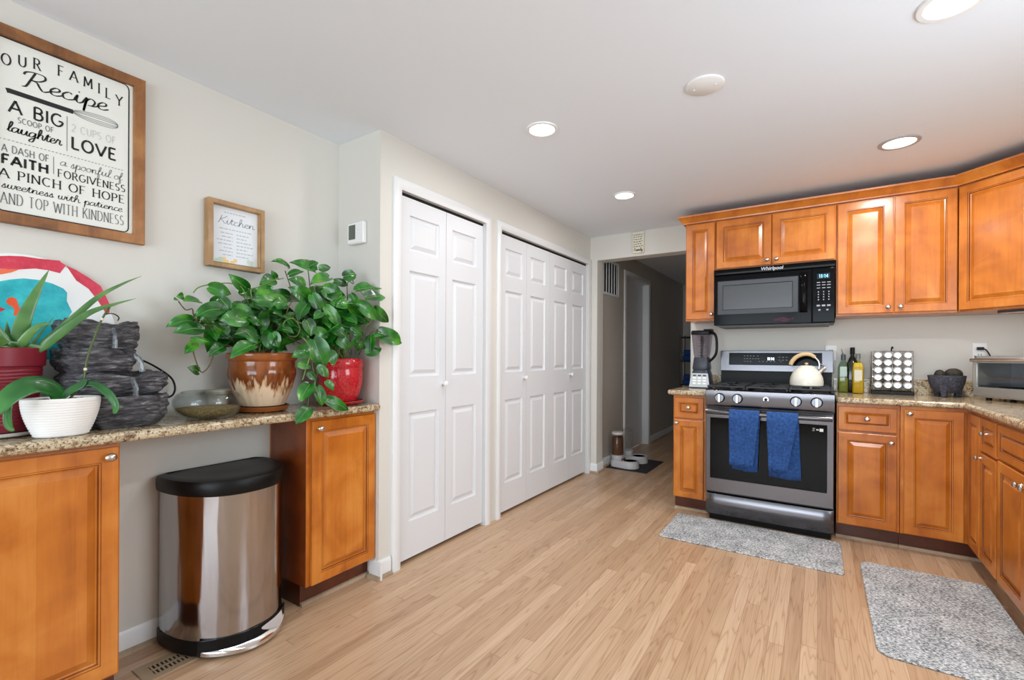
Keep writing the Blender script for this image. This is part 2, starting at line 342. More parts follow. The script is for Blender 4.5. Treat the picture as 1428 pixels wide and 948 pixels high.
V2 = [(-2.1, 1.098, 1.227), (-2.02, 0.9, 1.288), (-2.03, 0.873, 1.287), (-2.04, 0.847, 1.323), (-2.06, 0.849, 1.353), (-2.08, 0.834, 1.35), (-2.08, 0.809, 1.381)]
V3 = [(-2.05, 1.027, 1.203), (-2.02, 0.927, 1.211), (-2.02, 0.9, 1.143), (-2.02, 0.878, 1.11), (-2.02, 0.861, 1.111), (-2.02, 0.84, 1.172), (-2.02, 0.833, 1.219)]
V4 = [(-2.1, 1.169, 1.222), (-2.03, 1.061, 1.431), (-2.04, 1.097, 1.468), (-2.06, 1.195, 1.52), (-2.08, 1.208, 1.521), (-2.08, 1.235, 1.529)]
V5 = [(-2.1, 1.23, 1.23), (-1.96, 1.181, 1.367), (-2.02, 1.243, 1.442), (-2.1, 1.255, 1.568)]
V6 = [(-2.05, 1.547, 1.174), (-2.02, 1.354, 1.488), (-2.0, 1.439, 1.47), (-1.96, 1.483, 1.419), (-1.94, 1.522, 1.358), (-1.93, 1.525, 1.312)]
V7 = [(-2.05, 1.344, 1.225), (-1.95, 1.244, 1.257), (-1.92, 1.27, 1.2), (-1.91, 1.237, 1.103), (-1.905, 1.221, 1.063)]
V8 = [(-2.05, 1.442, 1.191), (-1.93, 1.286, 1.151), (-1.905, 1.283, 1.061), (-1.9, 1.253, 1.014), (-1.89, 1.238, 0.951)]
V9 = [(-2.05, 1.442, 1.191), (-1.905, 1.283, 1.057), (-1.9, 1.294, 0.994), (-1.9, 1.317, 0.955), (-1.9, 1.341, 0.97)]
V10 = [(-2.05, 1.27, 1.223), (-1.96, 1.164, 1.302), (-1.96, 1.198, 1.337), (-1.95, 1.235, 1.318), (-1.94, 1.264, 1.324)]
V11 = [(-2.05, 1.306, 1.224), (-1.95, 1.184, 1.255), (-1.94, 1.212, 1.256), (-1.94, 1.229, 1.297), (-1.96, 1.206, 1.345)]
V12 = [(-2.05, 1.591, 1.174), (-2.02, 1.539, 1.52), (-2.02, 1.578, 1.544), (-2.02, 1.566, 1.57)]
V13 = [(-2.04, 1.606, 1.174), (-1.95, 1.586, 1.307), (-1.92, 1.613, 1.354), (-1.93, 1.592, 1.445), (-1.96, 1.559, 1.518)]
V14 = [(-2.08, 1.402, 1.226), (-2.06, 1.351, 1.552), (-2.08, 1.354, 1.599)]
V15 = [(-2.0, 1.597, 1.174), (-1.92, 1.613, 1.289), (-1.9, 1.659, 1.292)]
AL1 = [(-2.11, 0.375, 1.194), (-2.1, 0.394, 1.296), (-2.1, 0.421, 1.379), (-2.1, 0.448, 1.449)]
AL2 = [(-2.09, 0.416, 1.187), (-2.07, 0.488, 1.278), (-2.05, 0.556, 1.366), (-2.04, 0.621, 1.42), (-2.04, 0.677, 1.456)]
AL3 = [(-2.06, 0.414, 1.183), (-2.02, 0.468, 1.252), (-2.0, 0.524, 1.311), (-1.98, 0.583, 1.343), (-1.98, 0.641, 1.368)]
AL4 = [(-2.08, 0.375, 1.194), (-2.06, 0.402, 1.246), (-2.06, 0.426, 1.269), (-2.06, 0.45, 1.271)]
AL5 = [(-2.1, 0.355, 1.193), (-2.1, 0.325, 1.258), (-2.08, 0.296, 1.288)]
AL6 = [(-2.05, 0.344, 1.191), (-2.02, 0.312, 1.224), (-1.98, 0.265, 1.226)]
AL7 = [(-2.14, 0.368, 1.194), (-2.14, 0.362, 1.239), (-2.14, 0.361, 1.277)]
AL8 = [(-2.1, 0.402, 1.187), (-2.1, 0.425, 1.234), (-2.1, 0.46, 1.296)]
OL1 = [(-1.98, 0.448, 1.035), (-1.96, 0.422, 1.067), (-1.94, 0.379, 1.081), (-1.92, 0.332, 1.056), (-1.91, 0.299, 1.007)]
OL2 = [(-1.98, 0.449, 1.035), (-1.97, 0.47, 1.059), (-1.97, 0.494, 1.076), (-1.97, 0.508, 1.096)]
OL3 = [(-1.98, 0.497, 1.075), (-1.96, 0.523, 1.079), (-1.94, 0.554, 1.048), (-1.93, 0.572, 1.008), (-1.93, 0.57, 0.98)]
OL4 = [(-1.93, 0.332, 1.039), (-1.93, 0.327, 0.999), (-1.93, 0.33, 0.968), (-1.93, 0.34, 0.954)]
OST = [(-1.98, 0.504, 1.084), (-1.98, 0.509, 1.126), (-1.98, 0.514, 1.163), (-1.985, 0.533, 1.231), (-1.99, 0.553, 1.291), (-1.99, 0.573, 1.333)]
OHK = [(-1.99, 0.56, 1.306), (-1.99, 0.571, 1.311), (-2.0, 0.589, 1.311), (-2.0, 0.601, 1.3), (-2.0, 0.597, 1.289)]
CORD = [(-2.12, 0.68, 1.164), (-2.2, 0.72, 1.158), (-2.22, 0.78, 1.128), (-2.22, 0.837, 1.081), (-2.22, 0.853, 1.039), (-2.21, 0.842, 1.01), (-2.18, 0.813, 1.002)]
TURQ = [(-2.25, 0.347, 1.41), (-2.25, 0.367, 1.415), (-2.25, 0.391, 1.424), (-2.25, 0.419, 1.431), (-2.25, 0.458, 1.431), (-2.25, 0.491, 1.423), (-2.25, 0.52, 1.409), (-2.25, 0.53, 1.395), (-2.25, 0.529, 1.365), (-2.25, 0.543, 1.327), (-2.25, 0.53, 1.3), (-2.25, 0.504, 1.277), (-2.25, 0.489, 1.255), (-2.25, 0.53, 1.231), (-2.25, 0.511, 1.179), (-2.25, 0.492, 1.157), (-2.25, 0.45, 1.153), (-2.25, 0.348, 1.154)]
FISH = [(-2.247, 0.378, 1.348), (-2.247, 0.384, 1.361), (-2.247, 0.392, 1.365), (-2.247, 0.402, 1.36), (-2.247, 0.406, 1.347), (-2.247, 0.408, 1.335), (-2.247, 0.413, 1.325), (-2.247, 0.405, 1.304), (-2.247, 0.396, 1.303), (-2.247, 0.398, 1.324), (-2.247, 0.393, 1.333), (-2.247, 0.384, 1.338)]
FISH2 = [(-2.247, 0.352, 1.32), (-2.247, 0.364, 1.329), (-2.247, 0.378, 1.322), (-2.247, 0.365, 1.313), (-2.247, 0.358, 1.306)]
RED1 = [(-2.25, 0.347, 1.493), (-2.25, 0.385, 1.502), (-2.25, 0.419, 1.506), (-2.25, 0.457, 1.505), (-2.25, 0.51, 1.507), (-2.25, 0.515, 1.501), (-2.25, 0.527, 1.493), (-2.25, 0.511, 1.462), (-2.25, 0.482, 1.468), (-2.25, 0.448, 1.469), (-2.25, 0.405, 1.459), (-2.25, 0.347, 1.453)]
RED2 = [(-2.25, 0.527, 1.493), (-2.25, 0.555, 1.48), (-2.25, 0.592, 1.456), (-2.25, 0.624, 1.431), (-2.25, 0.638, 1.399), (-2.25, 0.649, 1.368), (-2.25, 0.651, 1.333), (-2.25, 0.639, 1.328), (-2.25, 0.628, 1.352), (-2.25, 0.615, 1.376), (-2.25, 0.589, 1.416), (-2.25, 0.555, 1.442)]
ORNG = [(-2.25, 0.352, 1.452), (-2.25, 0.411, 1.461), (-2.25, 0.391, 1.447), (-2.25, 0.367, 1.437), (-2.25, 0.352, 1.433)]
# ------------------------------------------------------------------ room shell
XL, XC, XR, YR, Y0, YH = -2.277, -1.931, 1.33, 4.27, 1.676, 4.38
mb = MB(); mb.box(-2.4, -3.3, -.1, 1.45, 8.3, 0, m_floor); struct('floor', mb)
mb = MB(); mb.box(-2.4, -3.3, CEIL, 1.45, 8.3, CEIL+.1, m_ceil); struct('ceiling', mb)
mb = MB(); mb.box(XL-.1, -3.3, 0, XL, YH+.15, CEIL, m_wall); struct('wall_left', mb)
mb = MB(); mb.box(XL, Y0, 0, XC-.115, Y0+.1, CEIL, m_wall); struct('wall_return', mb)
# closet wall with two door openings
D1 = (1.8205, 2.604); D2 = (2.7905, 4.318); ZT = 2.085
mb = MB()
for a, b, z0 in ((Y0, D1[0]-.012, 0), (D1[1]+.012, D2[0]-.012, 0), (D2[1]+.012, YH, 0)): mb.box(XC-.115, a, z0, XC, b, CEIL, m_wall)
for a, b in ((D1[0]-.012, D1[1]+.012), (D2[0]-.012, D2[1]+.012)): mb.box(XC-.115, a, ZT+.012, XC, b, CEIL, m_wall)
struct('wall_closet', mb)
# range wall, header over the hall opening, hall
mb = MB(); mb.box(-.935, YR, 0, XR+.1, YR+.26, CEIL, m_wall); struct('wall_back', mb)
mb = MB(); mb.box(XL-.1, YH, 0, -1.856, YH+.15, CEIL, m_wall); mb.box(-1.856, YH, 2.125, -.935, YH+.15, CEIL, m_wall)
struct('wall_header', mb)
mb = MB(); mb.box(XR, -3.3, 0, XR+.1, YR, .95, m_wall); mb.box(XR, -3.3, 2.1, XR+.1, YR, CEIL, m_wall); mb.box(XR, -3.3, .95, XR+.1, .85, 2.1, m_wall); mb.box(XR, 2.05, .95, XR+.1, YR, 2.1, m_wall)
struct('wall_right', mb)
mb = MB(); mb.box(XL, -3.3, 0, XR, -3.2, .35, m_wall); mb.box(XL, -3.3, 2.3, XR, -3.2, CEIL, m_wall); mb.box(XL, -3.3, .35, -1.85, -3.2, 2.3, m_wall); mb.box(.85, -3.3, .35, XR, -3.2, 2.3, m_wall)
struct('wall_front', mb)
HX = -1.9; HD = (5.335, 6.2)
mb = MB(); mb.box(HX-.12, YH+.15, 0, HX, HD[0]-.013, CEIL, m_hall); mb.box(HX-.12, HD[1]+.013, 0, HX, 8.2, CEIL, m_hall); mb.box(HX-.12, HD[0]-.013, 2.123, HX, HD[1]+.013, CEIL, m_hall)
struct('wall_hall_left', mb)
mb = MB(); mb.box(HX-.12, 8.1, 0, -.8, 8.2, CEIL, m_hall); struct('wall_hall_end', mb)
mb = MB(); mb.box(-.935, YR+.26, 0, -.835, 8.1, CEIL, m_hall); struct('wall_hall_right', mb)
# windows behind the camera and over the sink
def window(n, o, U, N_, w_, h_):
    r = thing(n, None, None, o); r['kind'] = 'structure'
    f = MB(); P = 0.06
    for a0, b0, a1, b1 in ((0, 0, w_, P), (0, h_-P, w_, h_), (0, P, P, h_-P), (w_-P, P, w_, h_-P), (w_/2-.03, P, w_/2+.03, h_-P)):
        f.fbox(Vector(o), U, Z, N_, a0, b0, -.08, a1, b1, .01, m_trim)
    build('window_frame', f, r, bevel=.004)
    g = MB(); g.fbox(Vector(o), U, Z, N_, P, P, -.05, w_-P, h_-P, -.044, m_pane); build('window_pane', g, r)
window('window_1', (-1.85, -3.2, .35), X, Y, 2.7, 1.95)
window('window_2', (XR, .85, .95), Y, -X, 1.2, 1.15)
# baseboards
def baseboard(n, a, b, N_, h=.092, shoe=True, mat=m_trim):
    a, b = Vector(a), Vector(b); U = (b-a); l = U.length; U.normalize(); m = MB()
    m.loops([[a+U*s+N_*d+Z*z for d, z in ((0, 0), (.014, 0), (.014, h-.014), (.006, h), (0, h))] for s in (0, l)], mat, True, True, True)
    if shoe:
        m.loops([[a+U*s+N_*d+Z*z for d, z in ((.014, 0), (.029, 0), (.027, .012), (.014, .02))] for s in (0, l)], m_shoe, True, True, True)
    return struct(n, m)
baseboard('baseboard_left', (XL, .6, 0), (XL, 1.283, 0), X)
baseboard('baseboard_left_front', (XL, -3.2, 0), (XL, -.2, 0), X)
baseboard('baseboard_closet', (XC, Y0+.0, 0), (XC, D1[0]-.07, 0), X)
baseboard('baseboard_return', (-1.99, Y0, 0), (XC+.0295, Y0, 0), -Y)
baseboard('baseboard_closet_end', (XC, D2[1]+.055, 0), (XC, YH, 0), X, shoe=False)
baseboard('baseboard_pier', (-1.93, YH, 0), (-1.842, YH, 0), -Y)
baseboard('baseboard_pier_side', (-1.856, YH, 0), (-1.856, YH+.15, 0), X)
baseboard('baseboard_hall_left', (HX, YH+.15, 0), (HX, HD[0]-.075, 0), X)
baseboard('baseboard_hall_far', (HX, HD[1]+.075, 0), (HX, 8.1, 0), X)
baseboard('baseboard_hall_end', (HX, 8.1, 0), (-.935, 8.1, 0), -Y)
# closet trim: mitred casing around each opening
def casing(n, x, ya, yb, zt, cw=.06, N_=X):
    m = MB(); prof = ((0, 0), (0, .010), (.012, .016), (cw-.012, .018), (cw, .012), (cw, 0))   # distance outwards, thickness
    path = [(ya, 0.0, -1, 0), (ya, zt, -1, 1), (yb, zt, 1, 1), (yb, 0.0, 1, 0)]
    rings = [[Vector((x, yy+sy*d, zz+sz*d))+N_*t for d, t in prof] for yy, zz, sy, sz in path]
    m.loops(rings, m_trim, True, True, True)
    # jamb lining
    j = .11
    m.box(x-j, ya-.012, 0, x+.002, ya, zt+.012, m_trim); m.box(x-j, yb, 0, x+.002, yb+.012, zt+.012, m_trim); m.box(x-j, ya, zt, x+.002, yb, zt+.012, m_trim)
    return struct(n, m)
casing('trim_1', XC, D1[0], D1[1], ZT); casing('trim_2', XC, D2[0], D2[1], ZT, .055); casing('trim_3', HX, HD[0], HD[1], 2.11, .065)
# bifold closet doors
def leaf(name, parent, y0, y1, panels, x=XC-.012, z0=.022, z1=2.064, t=.032):
    m = MB(); h = z1-z0; w_ = y1-y0; o = Vector((x, y0, z0))
    ys = [0, panels[0][0], panels[0][1], w_]
    zs = sorted({0, h} | {p[2]-z0 for p in panels} | {p[3]-z0 for p in panels})
    for i in range(3):
        for k in range(len(zs)-1):
            inside = i == 1 and any(abs(zs[k]-(p[2]-z0)) < 1e-6 for p in panels)
            if not inside: m.add([o+Y*ys[i]+Z*zs[k], o+Y*ys[i+1]+Z*zs[k], o+Y*ys[i+1]+Z*zs[k+1], o+Y*ys[i]+Z*zs[k+1]], [(0, 1, 2, 3)], m_door)
    for a, b, c, d in panels:
        m.rect_rings(o+Y*a+Z*(c-z0), Y, Z, X, b-a, d-c, [(0, 0, m_door), (.004, -.010, m_door), (.012, -.013, m_door), (.018, -.013, m_door), (.040, -.002, m_door)])
    for v0, v1 in (((0, 0), (w_, 0)), ((w_, 0), (w_, h)), ((w_, h), (0, h)), ((0, h), (0, 0))):
        m.add([o+Y*v0[0]+Z*v0[1], o+Y*v1[0]+Z*v1[1], o+Y*v1[0]+Z*v1[1]-X*t, o+Y*v0[0]+Z*v0[1]-X*t], [(0, 1, 2, 3)], m_door)
    m.add([o-X*t, o-X*t+Y*w_, o-X*t+Y*w_+Z*h, o-X*t+Z*h], [(0, 3, 2, 1)], m_door)
    return build(name, m, parent, bevel=0, smooth=25)
def doorknob(parent, p, n=X):
    m = MB(); rot = n.to_track_quat('Z', 'Y').to_matrix()
    m.lathe([(.009, 0), (.009, .012), (.013, .018), (.017, .026), (.015, .034), (.006, .038)], p, m_white, 20, axis=rot)
    return build('knob', m, parent)
def bifold(name, ya, yb, n, knobs):
    t = thing(name, None, None, (XC, ya, 0)); t['kind'] = 'structure'
    w_ = (yb-ya-.006)/n
    for i in range(n):
        y0 = ya+.003+i*w_; y1 = y0+w_-.003; ww = y1-y0
        outer, inner = (.078, .058) if i % 2 == 0 else (.058, .078)
        ps = [(outer, ww-inner, .228, .846), (outer, ww-inner, 1.05, 1.655), (outer, ww-inner, 1.765, 1.968)]
        lf = leaf('door_leaf', t, y0, y1, ps)
        for kn in knobs:
            if y0 <= kn < y1: doorknob(lf, Vector((XC-.012, kn, 1.0)))
    m = MB(); m.box(XC-.05, ya, ZT-.012, XC-.02, yb, ZT-.0005, m_dark); build('track', m, t)
bifold('door_1', *D1, 2, [2.186]); bifold('door_2', *D2, 4, [3.135, 3.95])
t = thing('door_3', None, None, (HX-.1, HD[0], 0)); t['kind'] = 'structure'
m = MB(); m.box(HX-.11, HD[0], .01, HX-.075, HD[1], 2.11, m_door); build('door_leaf', m, t, bevel=.002)
m = MB(); rot = X.to_track_quat('Z', 'Y').to_matrix(); m.lathe([(.028, 0), (.028, .006), (.012, .012), (.012, .03), (.027, .042), (.027, .055), (.015, .062)], (HX-.075, HD[0]+.07, .96), m_nickel, 20, axis=rot); build('door_handle', m, t)

# ------------------------------------------------------------------ cabinets
def cab_door(name, parent, o, U, N_, w_, h_, stile=.052, t=.019):
    m = MB(); g = m_glaze; q = m_wood
    s = min(stile, w_*.24, h_*.26); k = min(1, w_/.3, h_/.3) if min(w_, h_) > .16 else .45
    m.rect_rings(Vector(o), U, Z, N_, w_, h_, [(0, 0, q), (0, t-.003, q), (.003, t, q), (s-.006, t, q), (s-.0045, t-.003, g), (s, t-.0035, q), (s+.003*k, t-.010, g), (s+.008*k, t-.0115, q), (s+.030*k, t-.0005, q), (s+.031*k, t-.0005, q)])
    m.add([Vector(o), Vector(o)+U*w_, Vector(o)+U*w_+Z*h_, Vector(o)+Z*h_], [(3, 2, 1, 0)], q)
    return build(name, m, parent, smooth=12)
def knob(parent, p, N_, r=.016):
    m = MB(); rot = N_.to_track_quat('Z', 'Y').to_matrix()
    m.lathe([(.008, 0), (.0055, .004), (.0055, .014), (r*.95, .02), (r, .024), (r*.8, .029), (r*.3, .032)], p, m_nickel, 18, axis=rot, sx=1.0, sy=.86)
    return build('knob', m, parent)
T = .019
def front(parent, kind, plane, U, N_, a0, z0, a1, z1, kn=None, kz=None):
    # plane: a point function giving the carcass front at distance a along U
    d = cab_door(kind, parent, plane(a0)+Z*z0, U, N_, a1-a0, z1-z0)
    if kn is not None: knob(d, plane(kn)+Z*kz+N_*T, N_)
    return d
def carcass(parent, x0, y0, z0, x1, y1, z1, mat=m_wood, side=m_side):
    m = MB(); m.box(x0, y0, z0, x1, y1, z1, mat); return build('carcass', m, parent, bevel=.0015)
def base_cabinet(label, x0, x1, yf, yb, **k):
    t = thing('base_cabinet', label, 'cabinet', ((x0+x1)/2, (yf+yb)/2, 0), 'base cabinets along the range wall')
    carcass(t, x0, yf, .105, x1, yb, .880)
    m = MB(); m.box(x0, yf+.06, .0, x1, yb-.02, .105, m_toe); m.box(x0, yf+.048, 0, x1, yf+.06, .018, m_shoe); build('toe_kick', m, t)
    return t
YF = 3.684                                   # carcass front of the range-wall base units
py = lambda a: Vector((a, YF, 0))
t = base_cabinet('narrow honey maple base cabinet with drawer left of the range', -.93, -.69, YF, YR-.003)
front(t, 'drawer', py, X, -Y, -.921, .709, -.71, .862, -.816, .79); front(t, 'door', py, X, -Y, -.921, .112, -.71, .695, -.900, .672)
t = base_cabinet('honey maple base cabinet with one drawer just right of the range', .098, .415, YF, YR-.003)
front(t, 'drawer', py, X, -Y, .106, .711, .40, .860, .253, .788); front(t, 'door', py, X, -Y, .106, .112, .40, .696, .372, .652)
# corner unit with two full-height doors at a right angle
XF = .731                                     # carcass front of the right run
px = lambda a: Vector((XF, a, 0))
t = thing('corner_cabinet', 'honey maple corner base cabinet with two full-height doors meeting in the corner', 'cabinet', (.9, 3.9, 0))
m = MB(); poly = [(.417, YF), (XF, YF), (XF, 3.425), (XR-.003, 3.425), (XR-.003, YR-.003), (.417, YR-.003)]; m.prism(poly, .105, .880, m_wood); build('carcass', m, t, bevel=.0015)
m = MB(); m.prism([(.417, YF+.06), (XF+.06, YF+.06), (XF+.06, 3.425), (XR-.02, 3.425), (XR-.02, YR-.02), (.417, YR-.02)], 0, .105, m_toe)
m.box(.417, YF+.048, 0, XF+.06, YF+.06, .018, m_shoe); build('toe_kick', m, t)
front(t, 'door', py, X, -Y, .433, .112, .700, .860, .458, .838); front(t, 'door', px, Y, -X, 3.432, .112, 3.660, .860)
def side_cabinet(label, y0, y1):
    t = thing('base_cabinet', label, 'cabinet', (1.0, (y0+y1)/2, 0), 'base cabinets along the right wall')
    carcass(t, XF, y0, .105, XR-.003, y1, .880)
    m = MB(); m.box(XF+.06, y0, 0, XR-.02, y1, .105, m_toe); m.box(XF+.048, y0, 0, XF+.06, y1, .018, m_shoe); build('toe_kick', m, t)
    return t
t = side_cabinet('narrow honey maple base cabinet with small square drawer next to the corner unit', 3.140, 3.423)
front(t, 'drawer', px, Y, -X, 3.155, .690, 3.416, .860, 3.285, .79); front(t, 'door', px, Y, -X, 3.155, .112, 3.416, .676, 3.385, .652)
t = side_cabinet('wide honey maple base cabinet at the right edge beside the floor mat', 2.39, 3.138)
front(t, 'drawer_front', px, Y, -X, 2.40, .702, 3.128, .860); front(t, 'door', px, Y, -X, 2.768, .112, 3.128, .688, 2.80, .645); front(t, 'door', px, Y, -X, 2.40, .112, 2.758, .688, 2.73, .645)
# left-hand shallow units
XLF = -1.972
pl = lambda a: Vector((XLF, a, 0))
def left_cabinet(label, y0, y1):
    t = thing('base_cabinet', label, 'cabinet', (-2.12, (y0+y1)/2, 0), 'shallow cabinets under the left counter')
    m = MB(); m.box(XL+.002, y0, .10, XLF, y1, .882, m_wood)
    build('carcass', m, t, bevel=.0015)
    m = MB(); m.box(XL+.002, y0, 0, XLF-.045, y1, .10, m_toe); m.box(XLF-.045, y0, 0, XLF-.03, y1, .018, m_shoe); build('toe_kick', m, t)
    return t
t = left_cabinet('honey maple cabinet under the left counter at the picture edge', -.2, .597)
front(t, 'door', pl, Y, X, .13, .112, .590, .868, .562, .838); front(t, 'door', pl, Y, X, -.195, .112, .124, .868)
t = left_cabinet('honey maple cabinet under the counter between trash can and closet', 1.285, 1.674)
front(t, 'door', pl, Y, X, 1.305, .105, 1.672, .866, 1.336, .832)
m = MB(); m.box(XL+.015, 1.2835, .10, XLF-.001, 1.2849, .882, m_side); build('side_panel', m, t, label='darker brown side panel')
# wall cabinets
YU = 3.953
pu = lambda a: Vector((a, YU, 0))
def wall_cabinet(label, x0, x1, z0):
    t = thing('wall_cabinet', label, 'cabinet', ((x0+x1)/2, 4.1, z0), 'wall cabinets over the range wall'); carcass(t, x0, YU, z0, x1, YR-.002, 2.236); return t
t = wall_cabinet('narrow honey maple wall cabinet left of the microwave', -.905, -.6815, 1.456); front(t, 'door', pu, X, -Y, -.897, 1.470, -.687, 2.226, -.705, 1.505)
t = wall_cabinet('short honey maple wall cabinet with two doors above the microwave', -.680, .0965, 1.848)
front(t, 'door', pu, X, -Y, -.672, 1.856, -.297, 2.226, -.322, 1.89); front(t, 'door', pu, X, -Y, -.291, 1.856, .087, 2.226, -.262, 1.89)
t = wall_cabinet('tall honey maple wall cabinet with two doors right of the microwave', .098, .7214, 1.456)
front(t, 'door', pu, X, -Y, .106, 1.470, .407, 2.226, .380, 1.505); front(t, 'door', pu, X, -Y, .414, 1.470, .716, 2.226, .443, 1.505)
t = thing('corner_wall_cabinet', 'honey maple wall cabinet set diagonally across the room corner', 'cabinet', (1.0, 4.0, 1.456))
A, B = Vector((.7245, YU, 0)), Vector((1.021, YU-.2965, 0))
m = MB(); m.prism([(A.x, A.y), (B.x, B.y), (XR-.002, B.y), (XR-.002, YR-.002), (A.x, YR-.002)], 1.456, 2.236, m_wood); build('carcass', m, t, bevel=.0015)
U = (B-A).normalized(); Nd = Vector((-.7071, -.7071, 0)); pd = lambda a: A+U*a
front(t, 'door', pd, U, Nd, .012, 1.468, .408, 2.226, .385, 1.505)
# crown moulding swept along the wall cabinets
cr = thing('crown_molding', 'honey maple crown molding running along the tops of the wall cabinets', 'molding', (0, 3.95, 2.236))
path = [Vector((-.906, YR-.002, 0)), Vector((-.906, YU, 0)), Vector((.7214, YU, 0)), Vector((B.x, B.y, 0)), Vector((XR-.002, B.y, 0))]
prof = [(0, 2.237), (.020, 2.237), (.022, 2.246), (.028, 2.252), (.046, 2.282), (.054, 2.287), (.056, 2.298), (0, 2.298)]
rings = []
for i, p in enumerate(path):
    def nrm(a, b): d = (b-a).normalized(); return Vector((d.y, -d.x, 0))
    n1 = nrm(path[i-1], p) if i else nrm(p, path[1]); n2 = nrm(p, path[i+1]) if i < len(path)-1 else n1
    k = (n1+n2).normalized(); k = k/max(.3, k.dot(n1)); rings.append([p+k*d+Z*z for d, z in prof])
# outward side is away from the wall: flip where needed
m = MB(); m.loops(rings, m_wood, True, True, True); build('molding', m, cr, smooth=30)
# under-cabinet light bars
def light_bar(label, a, b, power):
    a, b = Vector(a), Vector(b); t = thing('under_cabinet_light', label, 'light bar', tuple((a+b)/2)); U_ = (b-a).normalized(); V_ = Vector((-U_.y, U_.x, 0)); m = MB()
    m.fbox(a, U_, V_, Z, 0, -.016, -.014, (b-a).length, .016, 0, M('bar_grey', (70, 66, 72), .4)); build('housing', m, t, bevel=.002)
    m = MB(); m.fbox(a, U_, V_, Z, .01, -.010, -.0155, (b-a).length-.01, .010, -.0138, m_white); build('diffuser', m, t)
    area('bar_light', (0, 0, -.02), (0, 0, math.atan2(U_.y, U_.x)), (b-a).length, .03, power, (1, .97, .93), 'RECTANGLE', t)
light_bar('slim dark light bar under the diagonal corner wall cabinet', (.90, 3.93, 1.4555), (1.08, 3.75, 1.4555), .6)
# countertops
def counter(name, label, poly, z0, z1, splash=(), loc=(0, 0, .9)):
    t = thing(name, label, 'countertop', loc); m = MB(); m.prism(poly, z0, z1, m_granite); build('slab', m, t, bevel=.012, seg=3)
    if splash:
        m = MB()
        for b in splash: m.box(*b, m_granite)
        build('backsplash', m, t, bevel=.002)
    return t
counter('countertop', 'speckled granite counter on the left wall carrying the plants', [(XL+.001, -.2), (-1.914, -.2), (-1.914, Y0-.002), (XL+.001, Y0-.002)], .884, .919, loc=(-2.1, .75, .884))
counter('countertop', 'small granite counter left of the range under the blender', [(-.965, 3.642), (-.687, 3.642), (-.687, YR-.002), (-.965, YR-.002)], .882, .918, [(-.935, YR-.021, .918, -.687, YR-.002, 1.018)], (-.83, 3.95, .882))
counter('countertop', 'granite counter right of the range turning the corner', [(.093, YR-.002), (.093, 3.642), (.693, 3.642), (.693, 2.38), (XR-.002, 2.38), (XR-.002, YR-.002)], .882, .918,
        [(.093, YR-.021, .918, XR-.003, YR-.002, 1.022), (XR-.021, 2.38, .918, XR-.002, YR-.022, 1.022)], (.8, 3.9, .882))
# recessed lamps
def lamp(label, x, y, r, lens, power, trim=m_white):
    t = thing('recessed_light', label, 'ceiling light', (x, y, CEIL), 'recessed ceiling lights')
    m = MB(); m.lathe([(r, 0), (r, -.004), (r*.97, -.007), (r*.80, -.007), (r*.78, -.003), (r*.78, 0)], (x, y, CEIL), trim, 40, cap=False); build('trim_ring', m, t)
    m = MB(); m.lathe([(.0005, -.0035), (r*.79, -.0035), (r*.79, -.002)], (x, y, CEIL), lens, 40); build('lens', m, t)
    l = area('lamp_light', (0, 0, -.02), (0, 0, 0), r*1.5, r*1.5, power, (1, .985, .97), 'DISK', t)
lamp('glowing recessed ceiling light in front of the first closet door', -1.215, 2.13, .082, m_lens, LAMP_POWER)
lamp('glowing recessed ceiling light farther back beside the second closet', -1.205, 3.34, .082, m_lens, LAMP_POWER)
lamp('grey-rimmed recessed ceiling light in front of the right wall cabinets', .366, 3.322, .094, m_lens2, LAMP_POWER*2.7, M('grey_trim', (176, 174, 172), .4))
lamp('recessed ceiling light cut off by the top edge at the right', .366, 2.10, .094, m_lens2, LAMP_POWER*2.3)
tt = thing('ceiling_plate', 'round flat white cover plate on the ceiling between the lights', 'ceiling plate', (-.42, 2.165, CEIL))
m = MB(); m.lathe([(.078, 0), (.078, -.006), (.072, -.010), (.0005, -.012)], (-.42, 2.165, CEIL), m_white, 40); build('disc', m, tt)
m = MB(); m.lathe([(.004, 0), (.004, -.0135), (.0005, -.014)], (-.42+.045, 2.165, CEIL), m_white, 10); m.lathe([(.004, 0), (.004, -.0135), (.0005, -.014)], (-.42-.045, 2.165, CEIL), m_white, 10); build('screw_heads', m, tt)
# hall vent
t = thing('return_air_grille', 'slatted return air grille high on the hall wall', 'vent', (HX, 4.83, 2.0))
m = MB(); m.box(HX, 4.585, 1.83, HX+.004, 5.075, 2.2, m_dark); build('backing', m, t)
m = MB()
for b in ((4.58, 1.825, 5.08, 1.85), (4.58, 2.18, 5.08, 2.205), (4.58, 1.85, 4.60, 2.18), (5.06, 1.85, 5.08, 2.18)): m.box(HX, b[0], b[1], HX+.012, b[2], b[3], m_trim)
for i in range(6): y = 4.60+.46*(i+.5)/6; m.box(HX+.003, y-.008, 1.85, HX+.010, y+.008, 2.18, m_trim)
build('grille', m, t)
